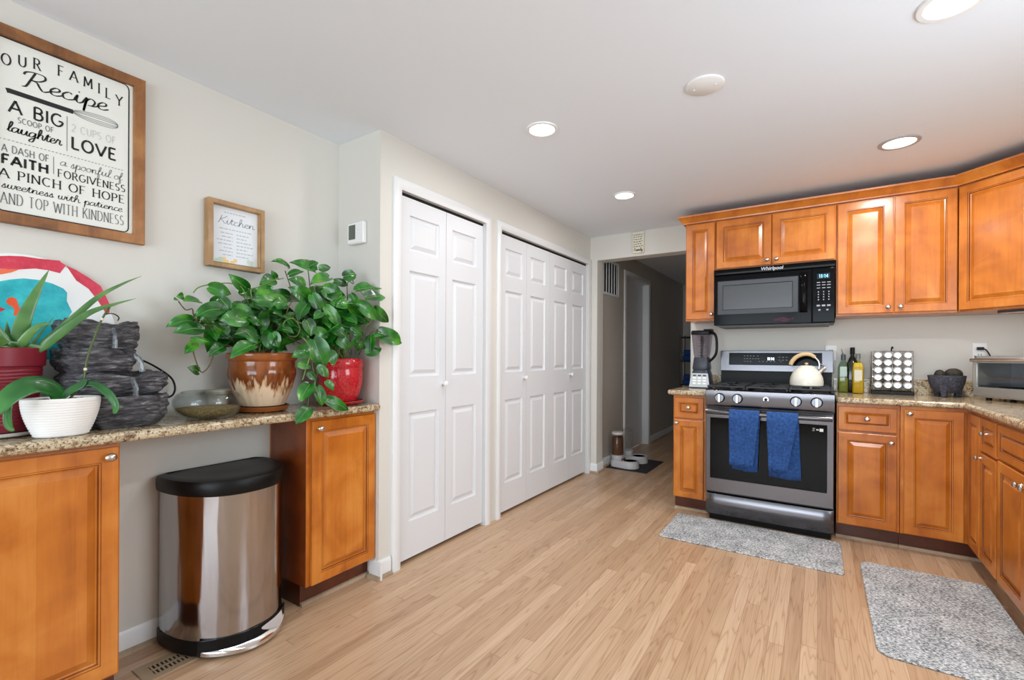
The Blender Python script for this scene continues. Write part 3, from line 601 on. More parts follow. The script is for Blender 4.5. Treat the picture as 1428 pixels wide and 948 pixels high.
# ------------------------------------------------------------------ lettering: stroke capitals and joined script
def arc(cx, cy, rx, ry, a0, a1, n=10): return [(cx+rx*math.cos(math.radians(a0+(a1-a0)*i/n)), cy+ry*math.sin(math.radians(a0+(a1-a0)*i/n))) for i in range(n+1)]
CAPS = {
 'A': (.8, [[(0, 0), (.4, 1)], [(.4, 1), (.8, 0)], [(.14, .34), (.66, .34)]]), 'B': (.62, [[(.08, 0), (.08, 1)], [(.08, 1), (.3, 1)]+arc(.32, .77, .22, .23, 90, -90)+[(.08, .54)], [(.3, .54)]+arc(.34, .27, .25, .27, 90, -90)+[(.08, 0)]]),
 'C': (.75, [arc(.42, .5, .38, .5, 50, 310, 16)]), 'D': (.75, [[(.08, 0), (.08, 1)], [(.08, 1), (.28, 1)]+arc(.3, .5, .4, .5, 90, -90, 14)+[(.08, 0)]]),
 'E': (.6, [[(.08, 0), (.08, 1)], [(.08, 1), (.55, 1)], [(.08, .52), (.46, .52)], [(.08, 0), (.57, 0)]]), 'F': (.57, [[(.08, 0), (.08, 1)], [(.08, 1), (.55, 1)], [(.08, .52), (.46, .52)]]),
 'G': (.8, [arc(.42, .5, .38, .5, 50, 345, 18)+[(.78, .42)], [(.5, .44), (.8, .44)]]), 'H': (.76, [[(.08, 0), (.08, 1)], [(.68, 0), (.68, 1)], [(.08, .52), (.68, .52)]]),
 'I': (.2, [[(.1, 0), (.1, 1)]]), 'K': (.68, [[(.08, 0), (.08, 1)], [(.6, 1), (.1, .42)], [(.27, .6), (.66, 0)]]), 'L': (.55, [[(.08, 0), (.08, 1)], [(.08, 0), (.53, 0)]]),
 'M': (.9, [[(.06, 0), (.1, 1)], [(.1, 1), (.45, .2)], [(.45, .2), (.8, 1)], [(.8, 1), (.84, 0)]]), 'N': (.76, [[(.08, 0), (.08, 1)], [(.08, 1), (.68, 0)], [(.68, 0), (.68, 1)]]),
 'O': (.84, [arc(.42, .5, .38, .5, 90, 450, 22)]), 'P': (.6, [[(.08, 0), (.08, 1)], [(.08, 1), (.3, 1)]+arc(.32, .74, .24, .26, 90, -90)+[(.08, .48)]]),
 'R': (.68, [[(.08, 0), (.08, 1)], [(.08, 1), (.3, 1)]+arc(.32, .75, .23, .25, 90, -90)+[(.08, .5)], [(.32, .5), (.64, 0)]]),
 'S': (.6, [arc(.3, .75, .22, .25, 40, 270, 10)+arc(.3, .25, .24, .25, 90, -140, 10)[1:]]), 'T': (.66, [[(.33, 0), (.33, 1)], [(.02, 1), (.64, 1)]]),
 'U': (.74, [[(.08, 1), (.08, .35)]+arc(.37, .33, .29, .33, 180, 360, 10)+[(.66, 1)]]), 'V': (.78, [[(0, 1), (.39, 0)], [(.39, 0), (.78, 1)]]), 'W': (1.1, [[(0, 1), (.28, 0)], [(.28, 0), (.55, .9)], [(.55, .9), (.82, 0)], [(.82, 0), (1.1, 1)]]),
 'Y': (.72, [[(0, 1), (.36, .5)], [(.72, 1), (.36, .5)], [(.36, .5), (.36, 0)]]), '2': (.6, [arc(.3, .72, .24, .28, 165, -35, 10)+[(.06, 0)], [(.06, 0), (.56, 0)]]), ' ': (.38, []),
 '0': (.6, [arc(.3, .5, .24, .5, 90, 450, 16)]), '1': (.4, [[(.08, .8), (.22, 1)], [(.22, 1), (.22, 0)]]), ':': (.2, [[(.1, .2), (.1, .32)], [(.1, .68), (.1, .8)]]), '4': (.6, [[(.42, 0), (.42, 1)], [(.42, 1), (.05, .3)], [(.05, .3), (.58, .3)]]),
}
def caps(mb, s, fr, a0, b0, a1, h, pen, mat, serif=False, calli=0, rise=lambda t: 0, gap=.17):
    o, U, V, N_ = fr
    tot = sum(CAPS[c][0]+gap for c in s)-gap; k = (a1-a0)/tot; x = 0
    for c in s:
        wd, strokes = CAPS[c]; dy = rise((x+wd/2)/tot)
        P = lambda p: (a0+(x+p[0])*k, b0+dy+p[1]*h)
        for st in strokes:
            q = [P(p) for p in st]; mb.ribbon(q, pen, mat, o, U, V, N_, calligraphic=calli)
            if serif and len(st) == 2 and abs(st[0][1]-st[1][1]) > .4:
                for e in st:
                    if abs(e[1]) < .02 or abs(e[1]-1) < .02:
                        if sum(1 for s2 in strokes for g in (s2[0], s2[-1]) if abs(g[0]-e[0])+abs(g[1]-e[1]) < .02) > 1 and c in 'AVWMN': continue
                        z = P(e); mb.ribbon([(z[0]-.12*k, z[1]), (z[0]+.12*k, z[1])], pen*.5, mat, o, U, V, N_)
        x += wd+gap
SCRIPT = {
 'a': ([(.72, .85), (.4, 1), (.08, .6), (.15, .1), (.42, .05), (.72, .5), (.8, 1), (.76, .4), (.86, .03), (1.1, .25)], 1.0), 'l': ([(.1, .15), (.45, 1.2), (.5, 1.9), (.33, 2.0), (.22, 1.4), (.24, .3), (.42, 0), (.66, .25)], .55),
 'u': ([(.1, .4), (.2, 1), (.2, .3), (.4, 0), (.66, .3), (.8, 1), (.8, .3), (.95, 0), (1.15, .25)], 1.05), 'g': ([(.72, .85), (.4, 1), (.08, .6), (.15, .1), (.42, .05), (.72, .5), (.8, 1), (.76, -.3), (.58, -.95), (.22, -.9), (.3, -.5), (.75, -.05), (1.05, .25)], .95),
 'h': ([(.1, .15), (.42, 1.2), (.46, 1.9), (.3, 2), (.2, 1.4), (.2, 0), (.24, .5), (.5, 1), (.72, .85), (.74, .3), (.86, 0), (1.08, .25)], .98), 't': ([(.1, .35), (.36, 1.5), (.34, .3), (.5, 0), (.75, .25)], .65),
 'e': ([(.1, .35), (.55, .6), (.58, .9), (.35, 1), (.12, .6), (.2, .1), (.48, 0), (.8, .25)], .7), 'r': ([(.1, .35), (.3, 1.1), (.38, .92), (.6, .95), (.6, .3), (.74, 0), (.98, .25)], .88),
 's': ([(.1, .2), (.42, 1.05), (.48, .6), (.56, .25), (.38, 0), (.15, .1), (.5, .03), (.78, .25)], .68), 'p': ([(.1, .35), (.28, 1), (.24, -.9), (.26, .4), (.5, 1), (.8, .7), (.7, .1), (.42, .05), (.75, .03), (1.02, .25)], .92),
 'o': ([(.5, 1), (.15, .7), (.15, .2), (.45, 0), (.75, .3), (.7, .85), (.5, 1), (.68, .82), (.95, .8)], .85), 'n': ([(.1, .4), (.2, 1), (.2, 0), (.28, .6), (.52, 1), (.7, .8), (.7, .2), (.83, 0), (1.06, .25)], .96),
 'f': ([(.1, .15), (.45, 1.3), (.5, 1.9), (.33, 1.95), (.25, 1), (.25, -.8), (.42, -.9), (.46, -.4), (.38, .1), (.76, .25)], .66), 'i': ([(.1, .4), (.22, 1), (.22, .25), (.38, 0), (.62, .25)], .52),
 'w': ([(.1, .4), (.2, 1), (.2, .2), (.38, 0), (.58, .3), (.63, 1), (.63, .3), (.82, 0), (1.05, .4), (1.05, 1), (1.25, .85)], 1.15), 'c': ([(.62, .85), (.4, 1), (.12, .6), (.2, .1), (.48, 0), (.82, .25)], .72),
 'm': ([(.1, .4), (.2, 1), (.2, 0), (.28, .6), (.48, 1), (.6, .8), (.6, 0), (.68, .6), (.88, 1), (1.02, .8), (1.02, .2), (1.15, 0), (1.36, .25)], 1.26), 'y': ([(.1, .4), (.2, 1), (.2, .3), (.4, 0), (.66, .3), (.8, 1), (.74, -.4), (.55, -.95), (.25, -.85), (.4, -.4), (1, .25)], .9),
}
def script(mb, s, fr, a0, b0, a1, xh, pen, mat, calli=.45, big=None, slope=0):
    o, U, V, N_ = fr; pts = []; extra = []; x = 0; adv = 0
    if big: adv = big[1]
    tot = adv+sum(SCRIPT[c][1] if c != ' ' else .55 for c in s)+.1; k = (a1-a0)/tot
    P = lambda px_, py_: (a0+(px_)*k+py_*xh*.16, b0+py_*xh+slope*(px_*k))
    runs = []
    if big:
        for st in big[0]: runs.append([P(*p) for p in st])
    x = adv; cur = []
    for c in s:
        if c == ' ':
            if cur: runs.append(cur)
            cur = []; x += .55; continue
        st, a = SCRIPT[c]
        if c in 'caogd' and cur: runs.append(cur); cur = []
        cur += [P(x+p[0], p[1]) for p in st]
        if c == 't': extra.append([P(x+.08, 1.08), P(x+.72, 1.12)])
        if c == 'f': extra.append([P(x+.02, .95), P(x+.6, 1.0)])
        if c == 'i': extra.append([P(x+.24, 1.42), P(x+.3, 1.52)])
        x += a
    if cur: runs.append(cur)
    for q in runs:
        v = catmull([Vector((*p, 0)) for p in q], 5); mb.ribbon([(p.x, p.y) for p in v], pen, mat, o, U, V, N_, calligraphic=calli)
    for q in extra: mb.ribbon(q, pen*.7, mat, o, U, V, N_)
BIG_R = ([[(.05, 1.55), (.15, 1.95), (.6, 2.15), (1.1, 2.05), (1.2, 1.6), (.9, 1.15), (.45, 1.05), (.8, .95), (1.0, .45), (1.25, .02), (1.6, .3)], [(.62, 2.1), (.45, 1.0), (.3, .15), (.1, .0)]], 1.5)
BIG_K = ([[(.55, 2.1), (.4, 1.0), (.2, 0)], [(1.35, 2.1), (.9, 1.5), (.42, 1.0), (.8, .7), (1.1, .1), (1.4, .2)]], 1.3)
BIG_F = ([[(.55, 1.9), (.4, 1.0), (.2, 0)], [(.2, 1.95), (.7, 2.0), (1.2, 1.9)], [(.4, 1.05), (.9, 1.1)]], 1.1)
def seg(mb, fr, a, b, pen, mat): mb.ribbon([a, b], pen, mat, *fr)

def picture_frame(parent, y0, y1, z0, z1, x0, fwid, depth, mat, panel, rec):
    m = MB(); w_, h_ = y1-y0, z1-z0
    o = Vector((x0, y0, z0))
    for a, b, c, d in (((0, 0), (w_, 0), (w_-fwid, fwid), (fwid, fwid)), ((w_, 0), (w_, h_), (w_-fwid, h_-fwid), (w_-fwid, fwid)), ((w_, h_), (0, h_), (fwid, h_-fwid), (w_-fwid, h_-fwid)), ((0, h_), (0, 0), (fwid, fwid), (fwid, h_-fwid))):
        q = [a, b, c, d]; m.loops([[o+Y*p[0]+Z*p[1]+X*t for p in q] for t in (0, depth)], mat, True, True, True)
    build('frame', m, parent, bevel=.0018)
    m = MB(); m.box(x0, y0+fwid-.001, z0+fwid-.001, x0+rec, y1-fwid+.001, z1-fwid+.001, panel); build('panel', m, parent)
# big recipe sign
m_board = M('sign_board', (234, 236, 228), .5)
t = thing('wall_sign', 'large wood-framed family recipe sign lettered in black on the left wall', 'sign', (XL, .53, 1.61))
SX = XL+.010
picture_frame(t, .298, .758, 1.610, 2.264, XL+.002, .036, .026, m_frame, m_board, .008)
fr = (Vector((SX, 0, 0)), Y, Z, X)
m = MB()
bp = [(.350, 1.672)]+arc(.372, 1.669, .016, .018, 180, 270, 5)+arc(.693, 1.669, .016, .018, 270, 360, 5)+arc(.693, 2.206, .016, .02, 0, 90, 5)+arc(.366, 2.206, .016, .02, 90, 180, 5)+[(.350, 1.672)]
m.ribbon(bp, .004, m_ink, *fr); build('border_line', m, t)
def line(fn): mm = MB(); fn(mm); build('lettering', mm, t)
line(lambda q: caps(q, 'OUR FAMILY', fr, .366, 2.132, .688, .036, .0045, m_ink, True, .4, lambda u: .034*(1-(2*u-1)**2), .62))
line(lambda q: script(q, 'ecipe', fr, .410, 2.084, .645, .027, .0062, m_ink, .6, BIG_R, .06))
q = MB(); q.ribbon([(.378, 2.052), (.384, 2.054), (.50, 2.053), (.512, 2.053), (.545, 2.053)], .016, m_ink, *fr)
for hh in (.022, .014, .006): q.ribbon([(.545+.13*(1-math.cos(PI*i/16))/2, 2.054+hh*math.sin(PI*i/16)**.8*(.55+.45*i/16)) for i in range(17)], .002, m_grey, *fr); q.ribbon([(.545+.13*(1-math.cos(PI*i/16))/2, 2.054-hh*math.sin(PI*i/16)**.8*(.55+.45*i/16)) for i in range(17)], .002, m_grey, *fr)
build('whisk_drawing', q, t)
line(lambda q: caps(q, 'A BIG', fr, .384, 1.984, .518, .042, .006, m_ink))
line(lambda q: caps(q, 'SCOOP OF', fr, .405, 1.956, .494, .018, .0025, m_grey))
line(lambda q: script(q, 'laughter', fr, .378, 1.919, .516, .017, .0042, m_ink, .6))
line(lambda q: caps(q, '2 CUPS OF', fr, .541, 1.982, .668, .026, .0025, m_pale))
line(lambda q: caps(q, 'LOVE', fr, .541, 1.920, .670, .042, .0070, m_ink))
q = MB(); seg(q, fr, (.529, 2.03), (.529, 1.905), .002, m_grey); seg(q, fr, (.494, 1.872), (.494, 1.811), .002, m_grey)
for i in range(34): seg(q, fr, (.362+i*.0098, 1.889), (.3675+i*.0098, 1.889), .0022, m_grey)
build('divider_lines', q, t)
line(lambda q: caps(q, 'A DASH OF', fr, .368, 1.848, .482, .024, .003, m_grey))
line(lambda q: caps(q, 'FAITH', fr, .368, 1.807, .480, .031, .0068, m_ink))
line(lambda q: script(q, 'a spoonful of', fr, .510, 1.848, .690, .015, .0022, m_grey, .4))
line(lambda q: caps(q, 'FORGIVENESS', fr, .505, 1.806, .698, .026, .0034, m_ink, True, .4))
line(lambda q: caps(q, 'A PINCH OF HOPE', fr, .362, 1.762, .696, .029, .0042, m_ink, True, .5))
line(lambda q: script(q, 'sweetness with patience', fr, .366, 1.727, .690, .013, .0024, m_ink, .4))
line(lambda q: caps(q, 'AND TOP WITH KINDNESS', fr, .366, 1.676, .694, .036, .0032, m_grey, True, .5))
# small kitchen print
t = thing('framed_print', 'small square oak-framed kitchen print above the leafy plant', 'picture', (XL, 1.1, 1.56))
m_paper = M('print_paper', (236, 241, 246), .5)
picture_frame(t, .983, 1.231, 1.567, 1.866, XL+.002, .020, .042, m_frame2, m_paper, .012)
fr = (Vector((XL+.0135, 0, 0)), Y, Z, X)
m_faint = M('faint_ink', (190, 194, 200), .7)
q = MB(); script(q, 'itchen', fr, 1.030, 1.770, 1.198, .017, .0026, M('print_ink', (120, 122, 128), .7), .4, BIG_K); build('lettering', q, t)
q = MB(); rnd = random.Random(4)
def scribble(y0, y1, z):
    y = y0
    while y < y1:
        l = rnd.uniform(.006, .02); seg(q, fr, (y, z), (min(y+l, y1), z), .0042, m_faint); y += l+.004
scribble(1.06, 1.155, 1.822); scribble(1.04, 1.185, 1.747)
for i, (a, b) in enumerate(((1.045, 1.17), (1.05, 1.16), (1.03, 1.18), (1.035, 1.19), (1.06, 1.165), (1.04, 1.19), (1.055, 1.17))):
    z = 1.728-.0165*i; scribble(a, 1.098, z); scribble(1.115, b, z)
build('fine_print', q, t)
q = MB(); mo = M('print_orange', (244, 214, 150), .7); mg = M('print_green', (206, 224, 208), .7)
for i in range(16):
    c = (rnd.uniform(1.02, 1.19), rnd.uniform(1.595, 1.613)); s = rnd.uniform(.006, .013); q.add([fr[0]+Y*(c[0]+s*math.cos(a*PI/4))+Z*(c[1]+s*math.sin(a*PI/4))+X*.0006*(1+i*.03) for a in range(8)], [tuple(range(8))], mo if 1.05 < c[0] < 1.14 else mg)
build('flower_drawing', q, t)
# thermostat
t = thing('thermostat', 'white wall thermostat with a dark display on the short return wall', 'thermostat', (-2.1, Y0, 1.83))
m = MB(); m.box(-2.165, Y0-.028, 1.775, -2.032, Y0, 1.893, m_white); build('case', m, t, bevel=.008)
m = MB(); m.box(-2.150, Y0-.0288, 1.800, -2.096, Y0-.0275, 1.878, M('lcd', (88, 98, 88), .3)); build('display', m, t)
m = MB(); m.box(-2.082, Y0-.030, 1.825, -2.048, Y0-.027, 1.835, m_white); m.box(-2.082, Y0-.030, 1.845, -2.048, Y0-.027, 1.855, m_white); build('button', m, t)
# sign over the hall opening
t = thing('wall_sign', 'small cream word plaque above the hall opening', 'sign', (-1.43, YH, 2.24))
m = MB(); m.box(-1.487, YH-.026, 2.148, -1.380, YH, 2.345, M('plaque_cream', (228, 222, 202), .6)); build('panel', m, t, bevel=.003)
fr = (Vector((0, YH-.0265, 0)), X, Z, -Y); mk = M('plaque_ink', (96, 90, 74), .7); q = MB(); rnd = random.Random(9)
for i in range(6):
    z = 2.322-.022*i; x = -1.478
    while x < -1.396:
        l = rnd.uniform(.008, .022); seg(q, fr, (x, z+rnd.uniform(-.003, .003)), (min(x+l, -1.389), z+rnd.uniform(-.003, .003)), .007, mk); x += l+.007
script(q, 'amily', fr, -1.478, 2.168, -1.390, .014, .0045, mk, .3, BIG_F); build('lettering', q, t)

# ------------------------------------------------------------------ range
RX0, RX1 = -.682, .0865
t = thing('range', 'stainless gas range with black oven door between the base cabinets', 'range', (-.298, 3.9, 0))
m = MB(); m.box(RX0+.004, 3.625, .045, RX1-.004, 4.245, .918, M('range_side', (30, 30, 32), .4)); build('body', m, t, bevel=.003)
m = MB(); m.box(RX0+.02, 3.645, 0, RX1-.02, 4.2, .045, m_black); build('plinth', m, t)
# storage drawer: bowed front
m = MB(); n = 24; prof = []
for z in (.052, .060, .192, .199):
    d = .006 if z in (.052, .199) else 0
    prof.append([Vector((RX0+.003+(RX1-RX0-.006)*i/n, 3.588+d+.004*(2*i/n-1)**2+(.010 if i in (0, n) else 0), z)) for i in range(n+1)]+[Vector((RX1-.003, 3.624, z)), Vector((RX0+.003, 3.624, z))])
m.loops(prof, m_rsteel, True, True, True); build('drawer', m, t, smooth=50)
# oven door with window
m = MB(); m.rect_rings(Vector((RX0+.003, 3.624, .212)), X, Z, -Y, RX1-RX0-.006, .597, [(0, 0, m_rsteel), (0, .034, m_rsteel), (.004, .038, m_rsteel)], cap=False)
o = Vector((RX0+.007, 3.586, .216)); W_, H_ = RX1-RX0-.014, .589
wx0, wx1, wz0, wz1 = .026, W_-.032, .092, .525
P = lambda a, b, d=0: o+X*a+Z*b+Y*d
for a, b, c, d in ((0, 0, W_, wz0), (0, wz1, W_, H_), (0, wz0, wx0, wz1), (wx1, wz0, W_, wz1)): m.add([P(a, b), P(c, b), P(c, d), P(a, d)], [(0, 1, 2, 3)], m_rsteel)
m.rect_rings(P(wx0, wz0), X, Z, -Y, wx1-wx0, wz1-wz0, [(0, 0, m_rsteel), (.002, -.004, m_black)], cap=False)
od = build('oven_door', m, t)
m = MB(); m.box(RX0+.033, 3.589, .308, RX1-.037, 3.60, .742, m_oven_glass); build('window', m, od)
m = MB(); fr = (Vector((0, 3.5885, 0)), X, Z, -Y); m.add([fr[0]+X*a+Z*b-Y*.001 for a, b in ((.006, .697), (.026, .697), (.026, .716), (.006, .716))], [(0, 1, 2, 3)], m_white)
for a, b, c, d in ((-.032, .714, -.018, .717), (-.030, .706, -.022, .709), (-.034, .699, -.020, .701), (-.012, .703, .002, .712)): m.add([fr[0]+X*p+Z*q_-Y*.001 for p, q_ in ((a, b), (c, b), (c, d), (a, d))], [(0, 1, 2, 3)], m_pale)
build('sticker', m, od, label='white energy sticker')
m = MB(); m.loops([[Vector((x, 3.528+.012*abs((x-(-.298))/.38)**6+math.cos(a)*.014, .786+math.sin(a)*.017)) for a in [2*PI*j/14 for j in range(14)]] for x in [RX0+.012+(RX1-RX0-.024)*i/20 for i in range(21)]], m_rsteel, True, True, True)
for x in (RX0+.03, RX1-.03): m.box(x-.016, 3.53, .774, x+.016, 3.59, .798, m_rsteel)
build('handle', m, od, smooth=50)
# control panel, knobs
m = MB(); m.loops([[Vector((x, y, z)) for y, z in ((3.588, .820), (3.582, .835), (3.588, .934), (3.600, .940), (3.64, .940), (3.64, .820))] for x in (RX0, RX1)], m_rsteel, True, True, True)
cp = build('control_panel', m, t, bevel=.002)
rot = (-Y).to_track_quat('Z', 'Y').to_matrix()
for kx in (-.586, -.472, -.124, -.010):
    m = MB(); c = Vector((kx, 3.586, .882)); m.lathe([(.034, 0), (.034, .004), (.031, .006)], c, m_black, 28, axis=rot); m.lathe([(.031, .004), (.030, .02), (.027, .024), (.0005, .024)], c, m_knob, 28, axis=rot)
    m.fbox(c, X, Z, -Y, -.007, -.028, .02, .007, .028, .036, m_nickel); build('knob', m, cp, bevel=.001)
m = MB(); c = Vector((-.298, 3.5865, .885)); m.lathe([(.017, 0), (.017, .002)], c, m_nickel, 24, axis=rot); m.lathe([(.010, .001), (.010, .004)], c, m_black, 24, axis=rot); build('badge', m, cp)
m = MB()
for kx in (-.586, -.472, -.385, -.232, -.124, -.010): m.box(kx-.004-.03, 3.5855, .920, kx+.004-.03, 3.5875, .924, m_pale)
build('markings', m, cp)
# cooktop, burners and grates
m = MB(); m.box(RX0, 3.602, .918, RX1, 4.20, .941, m_gloss); build('cooktop', m, t, bevel=.004)
for bx, by, br in ((-.53, 3.76, .045), (-.53, 4.03, .036), (-.298, 3.9, .05), (-.07, 3.76, .05), (-.075, 4.03, .036)):
    m = MB(); m.lathe([(br, .941), (br, .948), (br*.75, .951), (br*.75, .956), (.0005, .957)], (bx, by, 0), m_iron, 24); build('burner', m, t)
for gx0, gx1 in ((-.675, -.43), (-.424, -.172), (-.166, .079)):
    m = MB(); b = .0065; zt = .967; c = (gx0+gx1)/2
    for a in (gx0+b, gx1-b): m.box(a-b, 3.615, .955, a+b, 4.185, zt, m_iron)
    for y in (3.622, 3.9, 4.178): m.box(gx0, y-b, .955, gx1, y+b, zt, m_iron)
    m.box(c-b, 3.62, .955, c+b, 4.18, zt, m_iron)
    for y in (3.76, 4.03): m.box(gx0, y-b, .957, c-.05, y+b, zt, m_iron); m.box(c+.05, y-b, .957, gx1, y+b, zt, m_iron)
    for a in (gx0+b, gx1-b):
        for y in (3.63, 4.17): m.box(a-b, y-b, .9405, a+b, y+b, .956, m_iron)
    build('grate', m, t, bevel=.002)
# backguard
m = MB(); m.box(RX0+.004, 4.205, .918, RX1-.004, 4.245, 1.058, m_black); build('back_panel', m, t)
m = MB(); m.loops([[Vector((x, y, z)) for y, z in ((4.180, 1.058), (4.190, 1.222), (4.245, 1.222), (4.245, 1.058))] for x in (RX0+.002, RX1+.004)], m_rsteel, True, True, True); bg = build('console', m, t, bevel=.003)
sl = Vector((0, .010, .164)).normalized(); nn = Vector((0, -sl.z, sl.y)); o = Vector((0, 4.180, 1.058))
m = MB(); m.fbox(o, X, sl, nn, -.615, .048, -.002, .021, .146, .0015, m_gloss); ds = build('display', m, bg)
fr = (o+nn*.0015, X, sl, nn); q = MB(); caps(q, '11:14', fr, -.338, .088, -.292, .022, .0036, m_led); build('clock_digits', q, ds)
q = MB()
for r_, (z, xs) in enumerate(((.122, (-.500, -.478, -.456, -.434, -.405)), (.100, (-.500, -.480, -.460, -.440, -.420, -.402)), (.078, (-.500, -.478, -.456, -.395, -.368, -.342, -.315, -.290, -.245)), (.112, (-.256, -.232, -.208)), (.09, (-.256, -.232, -.208)))):
    for x in xs: seg(q, fr, (x-.006, z), (x+.006, z), .0045, M('panel_print', (128, 132, 140), .5))
build('markings', q, ds)
# towels over the oven handle
m_towel = noisy('blue_towel', [(.3, (24, 54, 104)), (.5, (34, 72, 130)), (.7, (50, 92, 152))], 60, .95, .8, 6, .006)
def towel(label, x0, x1, fx0, fx1, fz, bz, bx1, seed):
    rnd = random.Random(seed); m = MB(); nx = 18
    path = [(3.562, bz)]+[(3.562, bz+(.775-bz)*i/10) for i in range(1, 11)]+[(3.552, .800), (3.540, .808), (3.526, .809), (3.510, .800)]+[(3.505-.004*math.sin(i*.5), .785-(.785-fz)*i/14) for i in range(1, 15)]
    ph = rnd.uniform(0, 6); rows = []
    for k, (y, z) in enumerate(path):
        row = []; front_ = k > 13; f = max(0, (k-14)/14) if front_ else max(0, (10-k)/10)
        for i in range(nx+1):
            u = i/nx; a = x0+(x1-x0)*u
            b = (fx0+(fx1-fx0)*u) if front_ else (x0+.012+(bx1-x0-.012)*u)
            xx = a*(1-f)+b*f
            wv = (.006*math.sin(u*9+ph)+.004*math.sin(u*17+ph*2+z*9))*(.25+f) if f > 0 else 0
            row.append(Vector((xx, y+(-abs(wv)-.006*f if front_ else abs(wv)*.4), z+(.004*math.sin(u*5+ph)*f))))
        rows.append(row)
    m.loops(rows, m_towel, closed=False)
    o = build('dish_towel', m, None, ((x0+x1)/2, 3.54, .8), smooth=0, solid=.008)
    q = MB()
    return tag(o, label, 'towel', 'blue towels on the oven door')
towel('blue towel hanging on the left of the oven handle', -.515, -.330, -.508, -.365, .436, .392, -.345, 3)
towel('blue towel hanging nearer the middle of the oven handle', -.288, -.108, -.272, -.168, .432, .372, -.092, 8)

# ------------------------------------------------------------------ microwave
t = thing('microwave', 'black over-the-range microwave under the short wall cabinet', 'microwave', (-.298, 4.06, 1.4))
MX0, MX1, MY = -.680, .0925, 3.872
m = MB(); m.box(MX0+.002, MY+.03, 1.412, MX1-.002, YR-.002, 1.842, m_black); build('body', m, t, bevel=.003)
m = MB(); m.box(MX0+.03, MY+.05, 1.400, MX1-.03, YR-.03, 1.413, M('vent_grey', (96, 96, 98), .5)); build('underside_vent', m, t)
m = MB(); m.loops([[Vector((x, MY+y, z)) for y, z in ((.03, 1.792), (.004, 1.792), (0, 1.80), (.006, 1.838), (.03, 1.842))] for x in (MX0, MX1)], m_gloss, True, True, True); tp = build('top_grille', m, t, bevel=.002)
cu = bpy.data.curves.new('brand_lettering', 'FONT'); cu.body = 'Whirlpool'; cu.size = .034; cu.align_x = 'CENTER'; cu.extrude = .0004; cu.shear = .15; cu.offset = .0007
tmp = bpy.data.objects.new('brand_lettering', cu); COL.objects.link(tmp); dg = C.evaluated_depsgraph_get(); me = bpy.data.meshes.new_from_object(tmp.evaluated_get(dg)); bpy.data.objects.remove(tmp)
q = MB(); q.add([Vector((-.288+v.co.x, MY-.001-v.co.z, 1.806+v.co.y)) for v in me.vertices], [tuple(p.vertices) for p in me.polygons], m_chrome); build('lettering', q, tp, recalc=False, smooth=0)
DX1 = -.040
m = MB(); m.rect_rings(Vector((MX0+.002, MY+.03, 1.412)), X, Z, -Y, DX1-MX0-.004, .378, [(0, 0, m_gloss), (0, .026, m_gloss), (.004, .03, m_gloss)], cap=False)
o = Vector((MX0+.006, MY, 1.416)); W_, H_ = DX1-MX0-.012, .370; P = lambda a, b: o+X*a+Z*b
a0, b0, a1, b1 = .02, .075, W_-.075, .335
for a, b, c, d in ((0, 0, W_, b0), (0, b1, W_, H_), (0, b0, a0, b1), (a1, b0, W_, b1)): m.add([P(a, b), P(c, b), P(c, d), P(a, d)], [(0, 1, 2, 3)], m_gloss)
m_win = M('microwave_frame_grey', (46, 47, 52), .3); m_mesh = M('microwave_window', (62, 63, 65), .22)
m.rect_rings(P(a0, b0), X, Z, -Y, a1-a0, b1-b0, [(0, 0, m_gloss), (.004, -.006, m_win), (.036, -.008, m_win), (.038, -.010, m_black), (.040, -.012, m_mesh)])
md = build('door', m, t)
m = MB(); m.loops([[Vector((-.092+.024*math.cos(a), MY-.001-.020*max(0, math.sin(a))*min(1, (z-1.486)/.03+.2, (1.765-z)/.03+.2), z)) for a in [PI*j/10 for j in range(11)]] for z in (1.487, 1.495, 1.515, 1.62, 1.735, 1.755, 1.764)], m_gloss, True, True, True); build('handle', m, md, smooth=60)
m = MB(); m.box(DX1+.001, MY+.001, 1.414, MX1-.002, MY+.03, 1.790, m_gloss); pn = build('control_panel', m, t, bevel=.004)
fr = (Vector((0, MY+.001, 0)), X, Z, -Y)
m = MB(); m.add([fr[0]-Y*.0008+X*a+Z*b for a, b in ((-.012, 1.715), (.062, 1.715), (.062, 1.752), (-.012, 1.752))], [(0, 1, 2, 3)], M('microwave_lcd', (14, 30, 40), .1)); build('display', m, pn)
fr2 = (Vector((0, MY-.0005, 0)), X, Z, -Y); q = MB(); caps(q, '11:14', fr2, .0, 1.722, .052, .022, .004, m_led2); build('clock_digits', q, pn)
q = MB(); mk = M('key_print', (150, 152, 158), .5)
for z in (1.690, 1.672, 1.652):
    for x in (-.004, .026, .056): seg(q, fr, (x-.010, z), (x+.010, z), .005, mk)
for z in (1.625, 1.607, 1.589, 1.571):
    for x in (-.004, .026, .056): seg(q, fr, (x-.003, z), (x+.003, z), .008, mk)
for x in (-.004, .026, .056): seg(q, fr, (x-.010, 1.530), (x+.010, 1.530), .011, mk)
for x in (.002, .048): seg(q, fr, (x-.006, 1.500), (x+.006, 1.500), .010, mk)
build('keypad', q, pn)
q = MB()
for i in range(5): q.ribbon([(-.27+j*.012, 1.434+.006*math.sin(j*.9+i)+.004*i) for j in range(11)], .002, M('purple_print', (110, 20, 72), .5), Vector((0, MY-.0003, 0)), X, Z, -Y)
build('decal', q, md, label='faint purple scrawl on the door foot')

